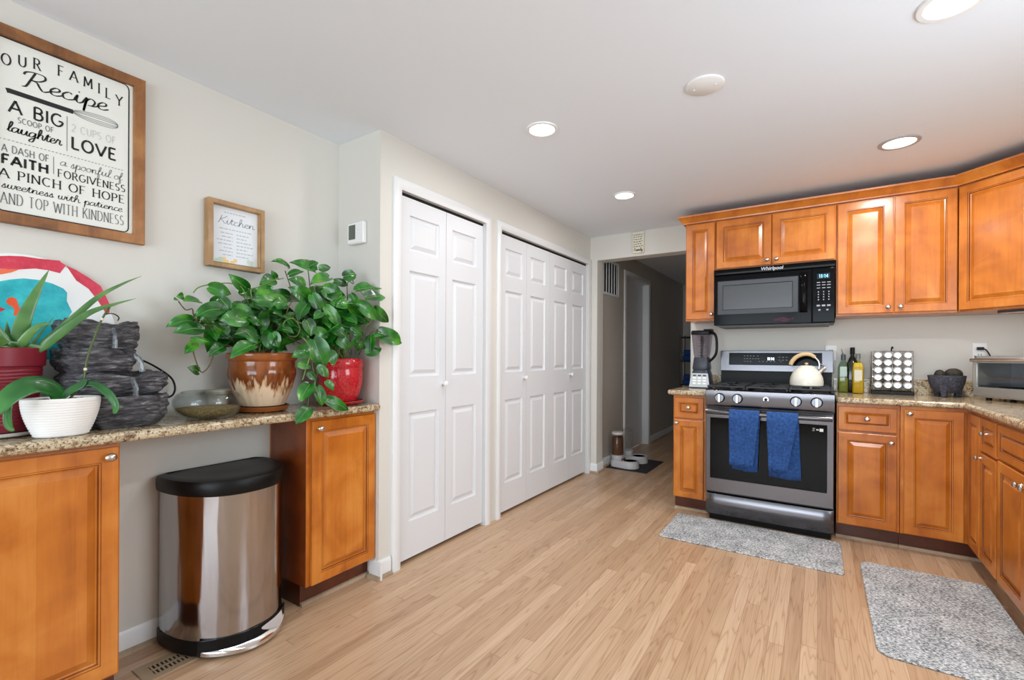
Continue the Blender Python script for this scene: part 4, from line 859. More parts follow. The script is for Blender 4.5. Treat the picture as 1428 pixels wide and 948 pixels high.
# ------------------------------------------------------------------ things on the range wall
t = thing('tea_kettle', 'cream enamel tea kettle with curved tan handle on the back burner', 'kettle', (-.074, 3.97, .967))
m_cream = M('cream_enamel', (232, 228, 214), .22); m_tan = M('tan_handle', (208, 178, 130), .45)
c = (-.074, 3.97, .967)
m = MB(); m.lathe([(.0005, 0), (.096, 0), (.103, .006), (.104, .03), (.100, .06), (.088, .09), (.070, .115), (.056, .128), (.053, .130)], c, m_cream, 40); build('body', m, t)
m = MB(); m.lathe([(.055, .129), (.052, .137), (.035, .145), (.0005, .148)], c, m_cream, 32); m.lathe([(.004, .146), (.004, .152), (.012, .156), (.012, .164), (.0005, .167)], c, m_tan, 20); build('lid', m, t)
k = Vector(c)
m = MB(); m.tube([k+Vector(p) for p in ((-.098, 0, .150), (-.088, 0, .175), (-.062, 0, .206), (-.02, 0, .226), (.022, 0, .224), (.052, 0, .205))], [.011, .012, .012, .012, .011, .009], m_tan, 12, 5, 1.2); hd = build('handle', m, t)
m = MB(); m.tube([k+Vector(p) for p in ((.050, 0, .206), (.070, 0, .182), (.078, 0, .150), (.074, 0, .115))], .006, m_chrome, 10, 4); m.tube([k+Vector(p) for p in ((.078, 0, .158), (.10, 0, .150), (.112, 0, .138))], .005, m_chrome, 8, 3); build('bracket', m, t)
m = MB(); m.tube([k+Vector(p) for p in ((.070, 0, .095), (.092, 0, .118), (.112, 0, .136))], [.022, .016, .012], m_chrome, 14, 4); build('spout', m, t)
# blender
t = thing('blender', 'grey and silver blender with clear pitcher on the short counter', 'blender', (-.80, 4.08, .918))
m_bsil = M('blender_silver', (186, 190, 192), .35, .3); m_bdark = M('blender_graphite', (44, 48, 58), .35); 
def frustum(mb, c, zs, mat, tilt=0):
    # zs: (z, half width, half depth, y shift)
    rings = []
    for z, a, b, s in zs:
        ring = []
        for j in range(24):
            an = 2*PI*j/24; ca, sa = math.cos(an), math.sin(an); p = .38
            ring.append(Vector((c[0]+a*math.copysign(abs(ca)**p, ca), c[1]+s+b*math.copysign(abs(sa)**p, sa), z)))
        rings.append(ring)
    mb.loops(rings, mat, True, True, True)
c = (-.805, 4.08)
m = MB(); frustum(m, c, [(.918, .082, .095, 0), (.925, .085, .10, 0), (1.035, .068, .085, .004), (1.06, .060, .078, .006)], m_bdark); b_ = build('motor_base', m, t)
m = MB(); o = Vector((-.805, 3.979, .926)); v = Vector((0, .017, .112)).normalized(); n_ = Vector((0, -v.z, v.y))
m.add([o+X*a+v*b+n_*.002 for a, b in ((-.078, 0), (.078, 0), (.062, .112), (-.062, .112))]+[o+X*a+v*b-n_*.01 for a, b in ((-.078, 0), (.078, 0), (.062, .112), (-.062, .112))], [(0, 1, 2, 3), (0, 4, 5, 1), (1, 5, 6, 2), (2, 6, 7, 3), (3, 7, 4, 0)], m_bsil); fp = build('front_panel', m, b_)
q = MB(); frq = (o+n_*.0022, X, v, n_)
for bz in (.03, .052, .074, .094):
    for bx in (-.038, 0, .038): seg(q, frq, (bx-.013, bz), (bx+.013, bz), .011, m_white if bz != .094 else m_bdark)
build('buttons', q, b_)
m = MB(); frustum(m, c, [(1.06, .058, .070, .006), (1.075, .066, .075, .006), (1.13, .060, .068, .006), (1.165, .056, .062, .006)], m_bdark); build('collar', m, t)
m = MB(); frustum(m, c, [(1.165, .054, .058, .006), (1.20, .060, .064, .006), (1.355, .074, .078, .006)], thin_glass('pitcher_plastic', (206, 202, 210))); pt = build('pitcher', m, t, label='clear plastic pitcher')
m = MB(); m.tube([(c[0], c[1]+.006, 1.165), (c[0], c[1]+.006, 1.34)], .010, m_bdark, 10)
for i in range(6): m.fbox(Vector((c[0], c[1]+.006, 1.18+.025*i)), X*math.cos(i*1.1)+Y*math.sin(i*1.1), Y*math.cos(i*1.1)-X*math.sin(i*1.1), Z, -.028, -.006, 0, .028, .006, .004, m_bdark)
build('blade_column', m, t)
m = MB(); frustum(m, c, [(1.352, .077, .081, .006), (1.376, .077, .081, .006), (1.384, .070, .074, .006)], m_black); m.box(c[0]+.02, c[1]-.04, 1.376, c[0]+.08, c[1]+.05, 1.396, m_black); build('lid', m, t, bevel=.002)
m = MB(); m.tube([(c[0]+.070, c[1]-.02, 1.375), (c[0]+.105, c[1]-.03, 1.350), (c[0]+.118, c[1]-.03, 1.30), (c[0]+.116, c[1]-.03, 1.21), (c[0]+.095, c[1]-.025, 1.165), (c[0]+.058, c[1]-.02, 1.13)], .010, m_black, 10, 4); build('handle', m, t)
# outlets
def outlet(label, x, zc, n=1):
    t = thing('wall_outlet', label, 'outlet', (x, YR, zc)); m = MB(); m.box(x-.036, YR-.006, zc-.058, x+.036, YR, zc+.058, m_white); build('plate', m, t, bevel=.003)
    for d in (-.02, .02):
        m = MB(); m.box(x-.016, YR-.0075, zc+d-.014, x+.016, YR-.005, zc+d+.014, m_white)
        m.box(x-.008, YR-.008, zc+d-.006, x-.005, YR-.007, zc+d+.006, m_dark); m.box(x+.005, YR-.008, zc+d-.006, x+.008, YR-.007, zc+d+.006, m_dark); build('socket', m, t)
outlet('white wall outlet half hidden behind the range', .076, 1.205); outlet('white wall outlet with black plug above the toaster oven', .886, 1.215)
# oil bottles
def bottle(label, x, y, hw, body, shoulder, top, glass, oil, oil_z, cap, cap_h, lab=None, pourer=False):
    t = thing('oil_bottle', label, 'bottle', (x, y, .918)); z = .9185
    def sq(mb, zs, mat):
        rings = []
        for zz, a, p in zs: rings.append([Vector((x+a*math.copysign(abs(math.cos(q))**p, math.cos(q)), y+a*math.copysign(abs(math.sin(q))**p, math.sin(q)), zz)) for q in [2*PI*j/28+.01 for j in range(28)]])
        mb.loops(rings, mat, True, True, True)
    m = MB(); sq(m, [(z, hw*.94, .35), (z+.006, hw, .35), (body, hw, .35), (shoulder, hw*.62, .7), (shoulder+.014, .013, 1), (top-cap_h, .012, 1)], glass); g = build('glass', m, t)
    m = MB(); sq(m, [(z+.004, hw*.86, .35), (z+.01, hw*.92, .35), (min(oil_z, body), hw*.92, .35)]+([(oil_z, hw*.75, .5)] if oil_z > body else []), oil); build('oil', m, t)
    m = MB(); m.lathe([(.0145, top-cap_h-.004), (.0145, top-.002), (.012, top)], (x, y, 0), cap, 18)
    if pourer: m.tube([(x, y, top), (x-.004, y-.004, top+.02), (x-.010, y-.008, top+.038)], [.006, .005, .004], m_chrome, 8)
    build('cap', m, t)
    if lab: m = MB(); m.box(x-hw*.62, y-hw-.0012, lab[0], x+hw*.62, y-hw-.0002, lab[1], lab[2]); build('label', m, t)
m_gg = thin_glass('green_glass', (222, 234, 222)); m_cg = thin_glass('pale_glass', (240, 236, 200)); m_dg = M('dark_green_glass', (20, 26, 14), .1)
m_oil1 = M('green_oil', (140, 134, 40), .1); m_oil2 = M('golden_oil', (196, 164, 28), .1)
bottle('pale green oil bottle with metal pourer next to the range', .150, 4.19, .033, 1.10, 1.135, 1.195, m_gg, m_oil1, 1.02, M('grey_cap', (70, 84, 92), .3), .04, (1.035, 1.105, M('pale_label', (176, 196, 184), .6)), True)
bottle('dark green oil bottle standing behind the golden one', .205, 4.212, .034, 1.13, 1.165, 1.245, m_dg, m_dg, 1.0, m_black, .045)
bottle('golden oil bottle with pale label in front of the dark bottle', .232, 4.12, .035, 1.095, 1.130, 1.200, m_cg, m_oil2, 1.135, M('grey_cap2', (98, 104, 100), .3), .035, (1.01, 1.085, M('cream_label', (206, 202, 180), .6)))
# spice rack and its jars
SRX0, SRX1, SRY, SRZ = .314, .532, 4.12, .918
t = thing('spice_rack', 'black wire spice rack holding twenty lidded jars on the counter', 'spice rack', ((SRX0+SRX1)/2, SRY, SRZ))
m = MB(); m.box(SRX0-.006, SRY-.012, SRZ, SRX1+.006, SRY+.11, SRZ+.024, m_black); build('base', m, t, bevel=.003)
m = MB()
xs = [SRX0, (SRX0+SRX1)/2, SRX1]
for x in xs:
    for yy in (SRY-.002, SRY+.10): m.tube([(x, yy, SRZ+.02), (x, yy, 1.216)], .0025, m_steel, 6)
for z in [.9585+.0516*i-.024 for i in range(1, 6)]+[1.216]:
    for yy in (SRY-.002, SRY+.10): m.tube([(SRX0, yy, z), (SRX1, yy, z)], .0022, m_steel, 6)
    for x in xs: m.tube([(x, SRY-.002, z), (x, SRY+.10, z)], .0022, m_steel, 6)
build('wire_frame', m, t)
m = MB(); m.tube([(xs[1], SRY+.05, 1.216), (xs[1], SRY+.05, 1.235), (xs[1]+.004, SRY+.05, 1.248), (xs[1]+.008, SRY+.05, 1.235)], .004, m_black, 8, 3); build('handle', m, t)
m_spice = noisy('dried_spice', [(.3, (70, 48, 26)), (.5, (110, 80, 42)), (.7, (140, 112, 66))], 300, .9, 0)
m_lid = M('jar_lid', (206, 207, 210), .36, .7)
roty = (-Y).to_track_quat('Z', 'Y').to_matrix()
rn = ('top', 'second', 'third', 'fourth', 'bottom'); cn = ('leftmost', 'second', 'third', 'rightmost'); first = None
for r_ in range(5):
    for k_ in range(4):
        x = SRX0+.030+(.0545*k_ if k_ < 2 else .0545*k_-.004); z = 1.192-.0516*r_-.0; lab = 'spice jar with silver lid in the %s row, %s column of the rack' % (rn[r_], cn[k_])
        if first is None:
            j = thing('spice_jar', lab, 'jar', (x, SRY, z), 'spice jars in the wire rack'); c0 = Vector((x, SRY, z))
            m = MB(); m.lathe([(.019, -.09), (.021, -.085), (.021, -.012), (.018, -.006)], c0, m_pane, 20, axis=roty); build('glass', m, j)
            m = MB(); m.lathe([(.0185, -.087), (.0185, -.02)], c0, m_spice, 16, axis=roty); build('spice', m, j)
            m = MB(); m.lathe([(.0235, -.012), (.0245, -.008), (.0245, .008), (.0215, .012), (.019, .0105), (.013, .0095), (.006, .0105), (.0005, .011)], c0, m_lid, 28, axis=roty, sx=1.07); build('lid', m, j); first = j
        else:
            j = first.copy(); COL.objects.link(j); j.location = (x, SRY, z); j['label'] = lab
            for ch in list(first.children): c_ = ch.copy(); COL.objects.link(c_); c_.parent = j
# molcajete
t = thing('stone_mortar', 'dark volcanic stone mortar on three legs beside the toaster oven', 'mortar', (.70, 4.12, .918))
m_lava = noisy('lava_stone', [(.3, (40, 40, 46)), (.5, (66, 66, 76)), (.7, (92, 92, 102))], 90, .95, .9, 6, .006)
c = (.700, 4.120, 0)
m = MB(); m.lathe([(.0005, .944), (.050, .947), (.076, .972), (.089, 1.01), (.0955, 1.058), (.084, 1.060), (.070, 1.025), (.04, 1.0), (.0005, .995)], c, m_lava, 36); build('bowl', m, t)
for a in (-112, 10, 130):
    d = Vector((math.cos(math.radians(a)), math.sin(math.radians(a)), 0)); s = Vector((-d.y, d.x, 0)); m = MB(); k = Vector(c)
    m.loops([[k+d*(rd+dd)+s*ss+Z*z for dd, ss in ((-.022, -wd), (.012, -wd*.8), (.012, wd*.8), (-.022, wd))] for z, rd, wd in ((.9185, .060, .014), (.97, .066, .020), (1.03, .078, .030))], m_lava, True, True, True); build('leg', m, t, bevel=.004)
m_avo = noisy('dark_rind', [(.3, (26, 22, 18)), (.5, (44, 38, 30)), (.7, (64, 56, 44))], 60, .7, .6)
for nm, lb, x, y, z, rx, ry, rz in (('avocado', 'large dark avocado lying in the stone mortar on the right', .735, 4.13, 1.068, .047, .040, .037), ('avocado', 'small dark avocado lying in the stone mortar on the left', .663, 4.105, 1.062, .028, .032, .034)):
    m = MB(); m.ball((x, y, z), rx, ry, rz, m_avo); tag(build(nm, m, None, (x, y, z)), lb, 'avocado', 'dark fruit in the stone mortar')
# toaster oven set across the corner
FO = Vector((.800, 3.965, 0)); FU = Vector((.64, -.7684, 0)); FN = Vector((-.7684, -.64, 0)); TW, TD, TZ0, TZ1 = .44, .25, .936, 1.186
t = thing('toaster_oven', 'silver toaster oven with glass door angled across the counter corner', 'toaster oven', tuple(FO+FU*TW/2-FN*TD/2+Z*.918))
fb = lambda mb, a0, b0, c0, a1, b1, c1, mat: mb.fbox(FO, FU, Z, FN, a0, b0, c0, a1, b1, c1, mat)
m_tsil = M('toaster_silver', (196, 194, 190), .25, .9); m_tdark = M('toaster_cavity', (128, 134, 144), .5)
m = MB(); fb(m, 0, TZ1-.018, -TD, TW, TZ1, 0, m_tsil); fb(m, 0, TZ0, -TD, TW, TZ0+.03, 0, m_tsil); fb(m, 0, TZ0, -TD, .016, TZ1, 0, m_tsil); fb(m, TW-.095, TZ0, -TD, TW, TZ1, 0, m_tsil); fb(m, 0, TZ0, -TD, TW, TZ1, -TD+.01, m_tsil); build('shell', m, t, bevel=.003)
m = MB(); fb(m, .0165, TZ0+.031, -TD+.011, TW-.096, TZ0+.036, -.004, m_tdark); fb(m, .0165, TZ0+.031, -TD+.0105, TW-.096, TZ1-.02, -TD+.014, m_tdark); build('cavity_lining', m, t)
m = MB(); D0 = .002
for a0, b0, a1, b1 in ((.004, TZ0+.012, TW-.10, TZ0+.062), (.004, TZ1-.040, TW-.10, TZ1-.014), (.004, TZ0+.062, .026, TZ1-.040), (TW-.122, TZ0+.062, TW-.10, TZ1-.040)): fb(m, a0, b0, D0, a1, b1, D0+.012, m_tsil)
dr = build('door', m, t, bevel=.002)
m = MB(); fb(m, .026, TZ0+.062, .006, TW-.122, TZ1-.040, .009, m_pane); build('glass', m, dr)
m = MB(); P = lambda a, z, d: FO+FU*a+FN*d+Z*z
m.tube([P(.006, 1.160, .034), P(TW-.10, 1.160, .034)], .010, m_nickel, 14); fb(m, .010, 1.152, .012, .026, 1.168, .036, m_nickel); fb(m, TW-.126, 1.152, .012, TW-.11, 1.168, .036, m_nickel); build('handle', m, dr)
m = MB()
for i in range(4): m.tube([P(.02, 1.052, -.02-.055*i), P(TW-.10, 1.052, -.02-.055*i)], .0026, m_steel, 6)
build('wire_rack', m, t)
for i in range(3):
    m = MB(); rot = FN.to_track_quat('Z', 'Y').to_matrix(); m.lathe([(.018, 0), (.018, .014), (.014, .018), (.0005, .018)], P(TW-.048, 1.0+.062*i, 0), m_tsil, 20, axis=rot); build('knob', m, t)
for a, d in ((.05, -.04), (TW-.05, -.04), (.05, -TD+.04), (TW-.05, -TD+.04)):
    m = MB(); m.lathe([(.014, .9185), (.016, TZ0+.001)], P(a, 0, d), m_black, 14); build('foot', m, t)
m = MB(); m.fbox(Vector((.886, YR-.008, 1.235)), X, Z, -Y, -.016, -.010, 0, .016, .010, .022, m_black); m.tube([(.900, YR-.022, 1.235), (.915, YR-.03, 1.220), (.935, YR-.032, 1.17), (.95, YR-.04, 1.10), (.97, YR-.045, .99), (1.0, YR-.045, .924)], .004, m_black, 8, 4); build('power_cord', m, t)
q = MB(); q.loops([[P(a, z, d) for a, d in [(.17+.115*s_*math.cos(g), -.10+.075*s_*math.sin(g)) for g in [2*PI*j/28 for j in range(28)]]] for z, s_ in ((.974, .8), (.974, .82), (1.0, 1.0), (1.001, .96), (.979, .8))], m_black, True, True, True)
q.tube([P(.26, .998, -.06), P(.315, 1.0, -.03)], .008, m_black, 8); tag(build('baking_pan', q, None, tuple(P(.17, .974, -.1)), smooth=50), 'black pan lying inside the toaster oven', 'pan')
# ------------------------------------------------------------------ plants on the left counter
m_soil = noisy('potting_soil', [(.3, (34, 24, 18)), (.5, (58, 42, 30)), (.7, (92, 70, 50))], 70, .95, .8)
def leaf_mat(name, stops, rough, scale=14):
    m = noisy(name, stops, scale, rough, .12, 2); b = m.node_tree.nodes['Principled BSDF']
    b.inputs['Coat Weight'].default_value = .35; b.inputs['Coat Roughness'].default_value = .15
    return m
m_leaf = leaf_mat('pothos_leaf', [(.28, (8, 58, 12)), (.45, (18, 92, 18)), (.58, (38, 120, 24)), (.74, (92, 158, 40))], .34, 11)
m_rib = M('leaf_midrib', (104, 160, 72), .4)
m_stem = M('pothos_stem', (104, 138, 58), .5); m_stem2 = M('woody_stem', (92, 78, 48), .6)
def heart_leaf(mb, b, tip, ratio, nrm, seed, mat=m_leaf):
    rnd = random.Random(seed); b = Vector(b); tip = Vector(tip); L = (tip-b); l = L.length; L.normalize()
    n = (nrm-L*nrm.dot(L)).normalized(); s = n.cross(L); hw = l*ratio*.5; droop = rnd.uniform(.05, .16)*l; fold = rnd.uniform(.12, .38)
    T_ = (0, .06, .16, .30, .45, .60, .74, .86, .95, 1.0); Wd = (.30, .66, .90, 1.0, .97, .85, .64, .38, .15, 0.0)
    rows = []
    for tt, ww in zip(T_, Wd):
        row = []
        for e in (-1, -.55, 0, .55, 1):
            back = .10*abs(e)**1.3*max(0, 1-tt/.3)
            p = b+L*(l*(tt-back))+s*(hw*ww*e)+n*(fold*hw*ww*(abs(e)**1.2)-droop*(2*tt-1)**2+.03*l*math.sin(tt*7+e*3+seed))
            row.append(p)
        rows.append(row)
    for row in rows:
        for p in row:
            p.x = max(p.x, XL+.006); p.z = max(p.z, .924) if p.x < -1.905 else p.z
            if p.y > Y0-.005 and p.x < XC+.005:
                if p.x > XC-.07: p.x = XC+.005
                else: p.y = Y0-.005
    mb.loops(rows, mat, closed=False)
    mb.tube([rows[i][2]+n*.0006 for i in range(len(rows)-1)], [.0016*(1-i/len(rows))+.0003 for i in range(len(rows)-1)], m_rib, 4)
    return b
EYE = Vector((0, 0, 1.45))
def pothos(name, label, c, zs, leaves, vines, fill, potbuild, seed):
    t = thing(name, label, 'plant', (c[0], c[1], .919), 'potted vining plants'); potbuild(t)
    rnd = random.Random(seed); mb = MB(); st = MB(); i = 0
    for lf in leaves:
        b, tp = Vector(lf[1:4]), Vector(lf[4:7]); i += 1
        nv = (EYE-b).normalized()*1.2+Z*.28+Vector((rnd.uniform(-.5, .5), rnd.uniform(-.5, .5), rnd.uniform(-.3, .5)))
        heart_leaf(mb, b, tp, lf[7]*1.12, nv, seed*100+i)
    for (cx, cy, cz, rx, ry, rz, n) in fill:
        for k in range(n):
            while True:
                p = Vector((cx+rnd.uniform(-rx, rx), cy+rnd.uniform(-ry, ry), cz+rnd.uniform(-rz, rz)))
                q = ((p.x-cx)/rx)**2+((p.y-cy)/ry)**2+((p.z-cz)/rz)**2
                if q < 1 and p.x > XL+.03 and (p.x > XC+.02 or p.y < Y0-.03): break
            l = rnd.uniform(.07, .118); a = rnd.uniform(0, 2*PI)
            d = Vector((math.cos(a)*.8, math.sin(a), rnd.uniform(-.9, .25))).normalized(); tip = p+d*l
            tip.x = max(tip.x, XL+.02); tip.z = max(tip.z, zs+.01)
            if tip.x < XC+.01: tip.y = min(tip.y, Y0-.02)
            i += 1
            heart_leaf(mb, p, tip, rnd.uniform(.58, .78), (EYE-p).normalized()*.9+Z*.4+Vector((rnd.uniform(-.6, .6), rnd.uniform(-.6, .6), rnd.uniform(-.2, .6))), seed*100+i)
            m0 = Vector((c[0]+rnd.uniform(-.05, .05), c[1]+rnd.uniform(-.05, .05), zs)); mid = m0.lerp(p, .55)+Vector((0, 0, rnd.uniform(.02, .06)))
            if k % 2 == 0: st.tube([m0, mid, p], [.0024, .002, .0014], m_stem if k % 4 else m_stem2, 5, 4)
    for v in vines: st.tube(v, .0024, m_stem if rnd.random() < .6 else m_stem2, 6, 5)
    build('foliage', mb, t, smooth=0, recalc=False); build('stems', st, t, smooth=0)
    return t
m_drip = M('drip_glaze', (150, 92, 52), .12)
def drip():
    t, b, N, L = nt(m_drip); tc = N('ShaderNodeTexCoord'); sp = N('ShaderNodeSeparateXYZ'); L(tc.outputs['Object'], sp.inputs[0])
    mp = N('ShaderNodeMapping'); mp.inputs['Scale'].default_value = (46, 46, 5); L(tc.outputs['Object'], mp.inputs[0]); n = N('ShaderNodeTexNoise', _Scale=1.0, _Detail=3.0); L(mp.outputs[0], n.inputs['Vector'])
    a = N('ShaderNodeMath', operation='MULTIPLY_ADD'); a.inputs[1].default_value = -.20; L(n.outputs[0], a.inputs[0]); L(sp.outputs[2], a.inputs[2])
    r = ramp(N, [(.0, (218, 192, 162)), (.018, (196, 156, 118)), (.036, (104, 52, 20)), (.09, (140, 76, 32)), (.17, (156, 90, 46))]); L(a.outputs[0], r.inputs[0]); L(r.outputs[0], b.inputs['Base Color'])
drip()
def brown_pot(t):
    c = (-2.112, 1.158, 0); m = MB(); z = .945; rings = []; seg_ = 96
    for r, zz, fl in ((.080, z, 0), (.092, z+.004, .25), (.112, z+.05, 1), (.130, z+.10, 1), (.139, z+.14, .8), (.138, z+.165, .1), (.134, z+.175, 0), (.1345, z+.20, 0), (.140, z+.205, 0), (.146, z+.215, 0), (.146, z+.232, 0), (.140, z+.238, 0), (.128, z+.236, 0), (.124, z+.20, 0)):
        rings.append([Vector((c[0]+(r-.004*fl*(1-abs(math.sin(a*12)))**3)*math.cos(a), c[1]+(r-.004*fl*(1-abs(math.sin(a*12)))**3)*math.sin(a), zz)) for a in [2*PI*j/seg_ for j in range(seg_)]])
    m.loops(rings, m_drip, True, True, False); build('pot', m, t)
    m = MB(); m.lathe([(.0005, .9195), (.088, .9195), (.104, .926), (.1115, .945), (.1085, .946), (.099, .930), (.0005, .929)], c, M('brown_saucer', (142, 78, 34), .15), 48); build('saucer', m, t)
    m = MB(); m.lathe([(.128, 1.150), (.0005, 1.158)], c, m_soil, 32); build('soil', m, t)
def red_pot(t):
    c = (-2.070, 1.540, 0); z = .938; m_red = noisy('red_glaze', [(.35, (150, 22, 30)), (.5, (190, 36, 44)), (.68, (206, 66, 66))], 120, .1, 0)
    m = MB(); m.lathe([(.066, z), (.078, z+.004), (.098, z+.045), (.109, z+.10), (.111, z+.155), (.108, z+.170), (.110, z+.172), (.112, z+.176), (.112, z+.212), (.107, z+.218), (.100, z+.214), (.098, z+.18)], c, m_red, 56); build('pot', m, t)
    m = MB(); m.lathe([(.0005, .9195), (.082, .9195), (.108, .928), (.118, .938), (.115, .941), (.100, .932), (.0005, .930)], c, m_red, 48); build('saucer', m, t)
    m = MB(); m.lathe([(.099, 1.132), (.0005, 1.138)], c, m_soil, 32); build('soil', m, t)
    m = MB(); rnd = random.Random(2)
    for i in range(26): a = rnd.uniform(0, 6.28); q = rnd.uniform(0, .085); m.ball((c[0]+q*math.cos(a), c[1]+q*math.sin(a), 1.142), .010, .008, .006, m_white if i % 2 else m_stem2, 8, 6)
    build('pebbles', m, t)
V = [globals()['V%d' % i] for i in range(1, 16)]
pothos('potted_vine', 'large green vining plant in a brown drip-glazed pot on a saucer', (-2.112, 1.158), 1.155, [l for l in LEAVES if l[0] == 1], [V[i] for i in (0, 1, 2, 3, 4, 6, 7, 9, 10)],
       [(-2.09, 1.17, 1.335, .13, .25, .135, 92), (-2.05, .94, 1.33, .06, .09, .07, 10)], brown_pot, 5)
pothos('potted_vine', 'smaller green vining plant in a glossy red pot at the counter end', (-2.070, 1.540), 1.135, [l for l in LEAVES if l[0] == 2], [V[i] for i in (5, 8, 11, 12, 13, 14)],
       [(-2.05, 1.47, 1.36, .12, .18, .16, 80)], red_pot, 7)
# aloe in a plastic pot
t = thing('aloe_plant', 'spiky aloe plant in a ribbed dark red plastic pot at the picture edge', 'plant', (-2.138, .335, .919))
c = (-2.138, .335, 0); m_rp = M('red_plastic', (128, 28, 44), .38)
prof = [(.082, .934), (.088, .937)]
for i in range(16): zz = .955+.0108*i; r = .090+.016*i/16; prof += [(r, zz), (r+.0014, zz+.003), (r+.0014, zz+.0075), (r, zz+.0104)]
prof += [(.107, 1.135), (.113, 1.138), (.116, 1.192), (.111, 1.195), (.107, 1.19), (.103, 1.16)]
m = MB(); m.lathe(prof, c, m_rp, 56); build('pot', m, t)
m = MB(); m.lathe([(.0005, .9195), (.085, .9195), (.108, .926), (.112, .936), (.106, .935), (.09, .930), (.0005, .931)], c, M('pale_saucer', (206, 202, 196), .4), 40); build('saucer', m, t)
m = MB(); m.lathe([(.104, 1.165), (.0005, 1.17)], c, m_soil, 24); build('soil', m, t)
m_aloe = leaf_mat('aloe_leaf', [(.3, (44, 88, 40)), (.5, (74, 124, 56)), (.7, (112, 154, 80))], .45, 8)
m = MB()
for pts, r, fl in ((AL1, .028, .35), (AL2, .015, .5), (AL3, .017, .45), (AL4, .017, .5), (AL5, .024, .4), (AL6, .024, .4), (AL7, .016, .5), (AL8, .008, .6)):
    v, _ = catmull([Vector(p) for p in pts], 6, [1]*len(pts)); n = len(v)-1
    base = v[0].lerp(Vector((c[0], c[1], 1.165)), .55)-Z*.012; v[0] = v[0].lerp(Vector((c[0], c[1], 1.2)), .22)+Z*.012; v = [base]+v; n = len(v)-1
    rr = [max(.0008, r*.86*(1-(i/n)**1.35)*(.75+.25*min(1, i/n*4))) for i in range(n+1)]
    rings = []
    for i, p in enumerate(v):
        tg = (v[min(i+1, n)]-v[max(i-1, 0)]).normalized(); s = tg.cross((EYE-p).normalized()).normalized(); q = s.cross(tg).normalized()
        rings.append([p+s*rr[i]*math.cos(a)+q*rr[i]*fl*(math.sin(a) if math.sin(a) < 0 else math.sin(a)*.35) for a in [2*PI*j/12 for j in range(12)]])
    m.loops(rings, m_aloe, True, True, True)
build('leaves', m, t, smooth=60)
# orchid
t = thing('orchid_plant', 'flowerless orchid with broad leaves in a white oval bowl pot', 'plant', (-1.987, .455, .919))
c = (-1.987, .455, 0); m_wp = M('white_ceramic', (240, 239, 236), .4)
prof = [(.62, .9195), (.66, .921)]
for i in range(14):
    zz = .924+.0078*i; k = (zz-.92)/.115; r = .68+.32*math.sin(min(1, k)*PI/2)**.9; prof += [(r, zz), (r+.006, zz+.003), (r, zz+.0074)]
prof += [(1.0, 1.036), (.97, 1.039), (.92, 1.034), (.90, 1.01)]
m = MB(); m.lathe(prof, c, m_wp, 64, sx=.066, sy=.094); build('pot', m, t)
m = MB(); m.lathe([(.92, 1.020), (.0005, 1.028)], c, m_soil, 32, sx=.066, sy=.094); rnd = random.Random(3)
for i in range(22): a = rnd.uniform(0, 6.28); q = rnd.uniform(0, .8); m.ball((c[0]+.06*q*math.cos(a), c[1]+.085*q*math.sin(a), 1.030), rnd.uniform(.006, .012), rnd.uniform(.006, .014), .006, [m_soil, m_stem2, M('bark_tan', (150, 116, 82), .8)][i % 3], 7, 5)
build('bark_mix', m, t)
m_orl = leaf_mat('orchid_leaf', [(.3, (20, 76, 32)), (.5, (34, 104, 40)), (.7, (66, 134, 58))], .35, 8)
m = MB()
for pts, w_ in ((OL1, .030), (OL2, .012), (OL3, .012), (OL4, .009)):
    v = catmull([Vector(p) for p in pts], 6); n = len(v)-1; rows = []
    for i, p in enumerate(v):
        tg = (v[min(i+1, n)]-v[max(i-1, 0)]).normalized(); s = tg.cross((EYE-p).normalized()*.7+Z*.5+X*.3).normalized(); q = s.cross(tg).normalized(); ww = w_*math.sin(PI*(.12+.84*i/n))**.6
        rows.append([p+s*ww*e+q*abs(e)*ww*.25 for e in (-1, -.5, 0, .5, 1)])
    m.loops(rows, m_orl, closed=False)
build('leaves', m, t, smooth=0, solid=.002)
m = MB(); m.tube([Vector((-1.985, .47, 1.03)), Vector((-1.982, .49, 1.06))]+OST, [.0035]*2+[.0032]*len(OST), M('orchid_stem', (74, 92, 44), .5), 7, 4); build('flower_stem', m, t)
m = MB(); m.tube(OHK, .0018, m_black, 6, 4)
for p in (OST[0], OST[1], OST[4]): m.ball(p, .005, .005, .006, M('clip_cream', (222, 214, 190), .5), 8, 6)
build('plant_clips', m, t)
# round painted artwork
t = thing('painted_canvas', 'round child-painted canvas with red rim and turquoise sea leaning on wall', 'artwork', (-2.25, .42, .919))
cz, cb, ca = 1.2165, .2975, .2545
AX = lambda z: -2.252-.012*(z-.92)/.6
m = MB(); m.loops([[Vector((AX(cz+cb*math.sin(a))+d, .42+ca*math.cos(a), cz+cb*math.sin(a))) for a in [2*PI*j/72 for j in range(72)]] for d in (-.008, .0)], M('canvas_white', (240, 240, 238), .6), True, True, True); build('canvas', m, t)
def paint_patch(name, pts, mat, lift):
    q = MB(); P = [(p[1], p[2]) for p in pts]; q.add([Vector((AX(z)+lift, y, z)) for y, z in P], [tuple(range(len(P)))], mat); return build(name, q, t, recalc=False)
m_turq = noisy('turquoise_paint', [(.3, (0, 140, 156)), (.48, (10, 176, 188)), (.62, (50, 200, 204)), (.76, (150, 226, 218))], 9, .5, .1)
m_redp = noisy('red_paint', [(.3, (196, 28, 58)), (.6, (216, 50, 78)), (.74, (226, 86, 108)), (.82, (246, 226, 226))], 34, .5, .1)
mirror = lambda pts: [(p[0], .84-p[1], p[2]) for p in pts]
paint_patch('sea_patch', TURQ+[(0, .33, 1.0), (0, .24, 1.05), (0, .20, 1.2), (0, .21, 1.33), (0, .27, 1.39)], m_turq, .0006)
